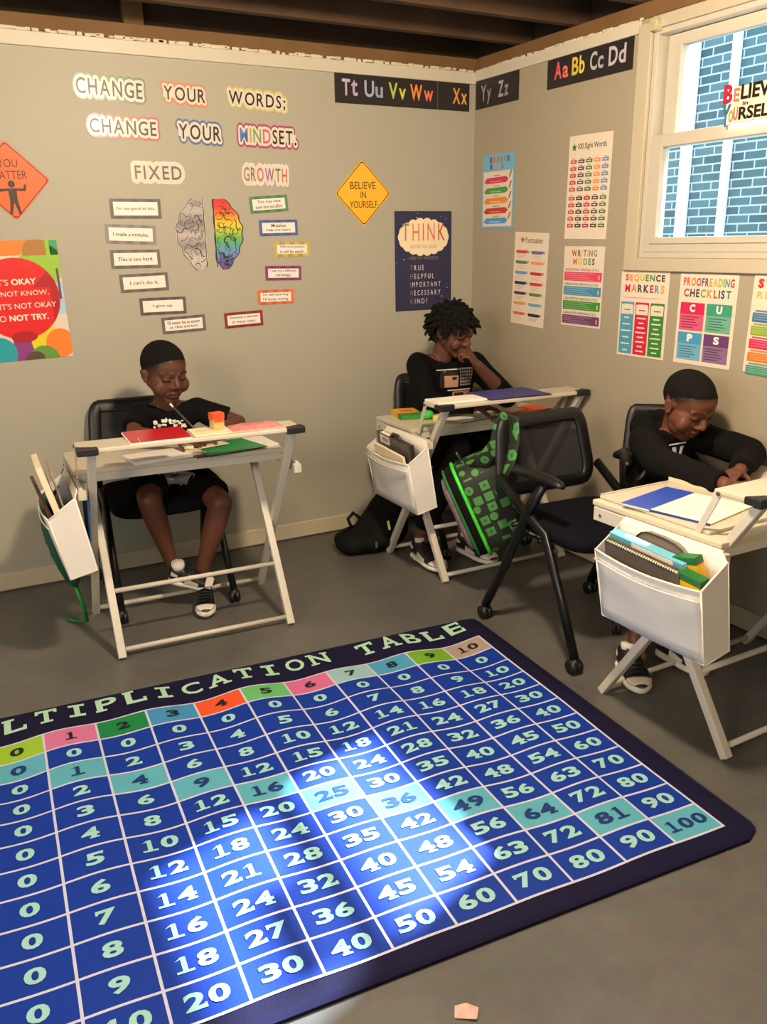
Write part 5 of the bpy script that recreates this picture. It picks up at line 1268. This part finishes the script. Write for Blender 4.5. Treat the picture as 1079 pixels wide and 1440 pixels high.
crayons('smaller tilted crayon box at the front corner of the pocket', at(M3, -.458, -.188, .470, 0, 4, -12), '')

# ---- patterned backpack hung on the empty chair
m_print = bpy.data.materials.new('printed_cloth'); m_print.use_nodes = True
def _print(m):
    n, l = m.node_tree.nodes, m.node_tree.links; b = n['Principled BSDF']; tc = n.new('ShaderNodeTexCoord')
    v = n.new('ShaderNodeTexVoronoi'); v.inputs['Scale'].default_value = 21; v.inputs['Randomness'].default_value = .55
    d = n.new('ShaderNodeTexVoronoi'); d.inputs['Scale'].default_value = 21; d.inputs['Randomness'].default_value = .55; d.distance = 'CHEBYCHEV'
    for q in (v, d): l.new(tc.outputs['Object'], q.inputs['Vector'])
    sp = n.new('ShaderNodeSeparateColor'); l.new(v.outputs['Color'], sp.inputs['Color'])
    pick = n.new('ShaderNodeMath'); pick.operation = 'GREATER_THAN'; pick.inputs[1].default_value = .5; l.new(sp.outputs['Red'], pick.inputs[0])
    mx = n.new('ShaderNodeMix'); l.new(pick.outputs[0], mx.inputs['Factor']); l.new(v.outputs['Distance'], mx.inputs['A']); l.new(d.outputs['Distance'], mx.inputs['B'])
    r = n.new('ShaderNodeValToRGB'); r.color_ramp.interpolation = 'CONSTANT'; e = r.color_ramp.elements
    e[0].position = 0; e[0].color = (*lin((46, 98, 50)), 1); e[1].position = .36; e[1].color = (*lin((30, 36, 26)), 1)
    q = e.new(.13); q.color = (*lin((72, 136, 68)), 1)
    l.new(mx.outputs['Result'], r.inputs['Fac']); l.new(r.outputs['Color'], b.inputs['Base Color']); b.inputs['Roughness'].default_value = .7
_print(m_print)
m_bagblack = mat((18, 18, 17), .8, var=.2, bump=.3, bscale=150); m_lime = mat((72, 220, 60), .45, var=.06); m_grn = mat((40, 120, 56), .6, var=.1)
bp = thing('backpack', 'black backpack with green print and lime piping hung on empty chair', 'backpack', (0, 0, 0)); bp.matrix_world = Matrix.Translation((-.685, -1.055, .385)) @ rotz(math.radians(-28)) @ Matrix.Rotation(math.radians(-24), 4, 'Y')
def bagring(x, hy, hz, n=28, e=.55):
    return [(x, hy*math.copysign(abs(math.cos(2*PI*k/n))**e, math.cos(2*PI*k/n)), hz*math.copysign(abs(math.sin(2*PI*k/n))**e, math.sin(2*PI*k/n))) for k in range(n)]
b = MB(); b.loft([bagring(x, hy, hz) for x, hy, hz in ((-.020, .118, .188), (.0, .123, .194), (.08, .125, .196), (.15, .118, .186), (.172, .09, .15))], m_print); b.build('main_compartment', bp)
b = MB(); b.loft([bagring(x, hy, hz) for x, hy, hz in ((-.062, .112, .178), (-.045, .118, .187), (-.018, .120, .190))], m_bagblack); b.build('gusset', bp)
mf = mat((120, 104, 112), .35, var=.6, scale=45)
b = MB(); b.loft([bagring(x, hy, hz-.01) for x, hy, hz in ((-.090, .08, .13), (-.084, .10, .158), (-.062, .108, .172))], mf); pk = b.build('front_pocket', bp)
for q, (y, z, c) in enumerate([(-.085, .07, (220, 214, 216)), (-.075, .03, (200, 90, 90)), (-.08, -.01, (226, 222, 220)), (-.085, -.05, (90, 140, 210)), (-.04, .06, (40, 36, 44)), (-.03, -.03, (210, 120, 120))]):
    d = MB(); d.box((-.082+(.0 if abs(y) < .06 else .004), y*.9, z), (.014, .022, .028), mat(c, .4)); d.build('sticker', pk, .002)
for x, hy, hz, m in ((-.020, .122, .193, m_lime), (-.062, .112, .179, m_grn)):
    b = MB(); b.tube(bagring(x, hy, hz), .0075 if m is m_lime else .0055, m, 8, closed=True); b.build('piping', bp)
b = MB(); b.tube([(.03, -.03, .19), (.02, -.03, .225), (.02, .03, .225), (.03, .03, .19)], .009, m_print, 8, flat=((1, 0, 0), .5)); b.build('carry_handle', bp)
I = bp.matrix_world.inverted()
st = [V(p) for p in ((-.735, -1.105, .545), (-.722, -1.160, .60), (-.700, -1.215, .68), (-.690, -1.222, .745), (-.686, -1.245, .785), (-.680, -1.285, .775), (-.685, -1.300, .70), (-.700, -1.295, .62), (-.730, -1.275, .55))]
b = MB(); b.tube([I @ p for p in st], .030, m_print, 12, flat=((0, 1, 0), .22)); b.build('shoulder_strap', bp)

# ---- black backpack on the floor
bb = thing('backpack', 'black backpack slumped on the floor beneath the corner desk pocket', 'backpack', (-.775, -.315, 0), math.radians(-12))
b = Blob(); b.blob((-.02, -.02, .060), (.170, .125, .060)); b.cap((-.05, -.02, .07), .06, (.10, .07, .215), .055); b.cap((-.02, -.09, .06), .05, (.10, -.02, .17), .05); b.blob((.06, .0, .10), (.12, .12, .10)); b.blob((-.10, -.05, .045), (.09, .085, .045))
o = fuse(b, .006, 4, 'bag_body', m_bagblack, bb); wrinkle(o, .008, 10, 4)
b = MB(); b.tube([(-.095, -.0, .10), (-.115, .0, .155), (-.085, .01, .18), (-.055, .015, .150), (-.045, .01, .125)], .008, m_bagblack, 8, flat=((0, 1, 0), 1.6)); b.build('carry_handle', bb)
b = MB(); b.tube([(-.15, -.02, .05), (-.165, -.03, .085), (-.14, -.02, .105), (-.11, -.01, .11)], .007, m_bagblack, 8); b.build('shoulder_strap', bb)
b = MB(); b.bar((.052, -.133, .125), (.048, -.120, .165), .012, .005, mat((206, 226, 120), .4), (0, 1, 0)); b.build('zip_pull', bb, .002)['label'] = 'lime yellow zip pull'
b = MB(); b.bar((-.02, -.1565, .050), (-.018, -.150, .080), .009, .005, mat((110, 106, 100), .4, .6), (0, 1, 0)); b.build('buckle', bb, .001)

# ---- green drawstring bag behind the first pocket
gg = thing('drawstring_bag', 'dark green bag hanging behind the white pocket of papers', 'bag', (-2.205, -.50, .345)); gd = mat((20, 84, 62), .6, var=.15, bump=.2, bscale=60)
b = Blob(); b.ball((0, 0, 0), (.045, .125, .20), None, 20, 14, Matrix.Rotation(math.radians(-10), 4, 'Y')); b.blob((-.022, 0, .13), (.035, .10, .08)); o = fuse(b, .006, 3, 'bag_body', gd, gg); wrinkle(o, .006, 12, 6)
b = MB(); b.tube([(.030, -.02, -.17), (.05, -.05, -.26), (.055, -.045, -.325), (.02, .0, -.336), (-.005, .045, -.338)], .011, mat((38, 120, 56), .6, var=.1), 8, flat=((0, 0, 1), .45)); b.build('strap', gg)
b = MB(); b.tube([(-.01, -.02, .18), (.05, -.01, .27), (.125, .0, .262), (.150, .0, .20), (.152, -.02, .0), (.145, -.02, -.20)], .010, mat((18, 52, 42), .6, var=.1), 8, flat=((0, 1, 0), 1.5)); b.build('strap', gg)
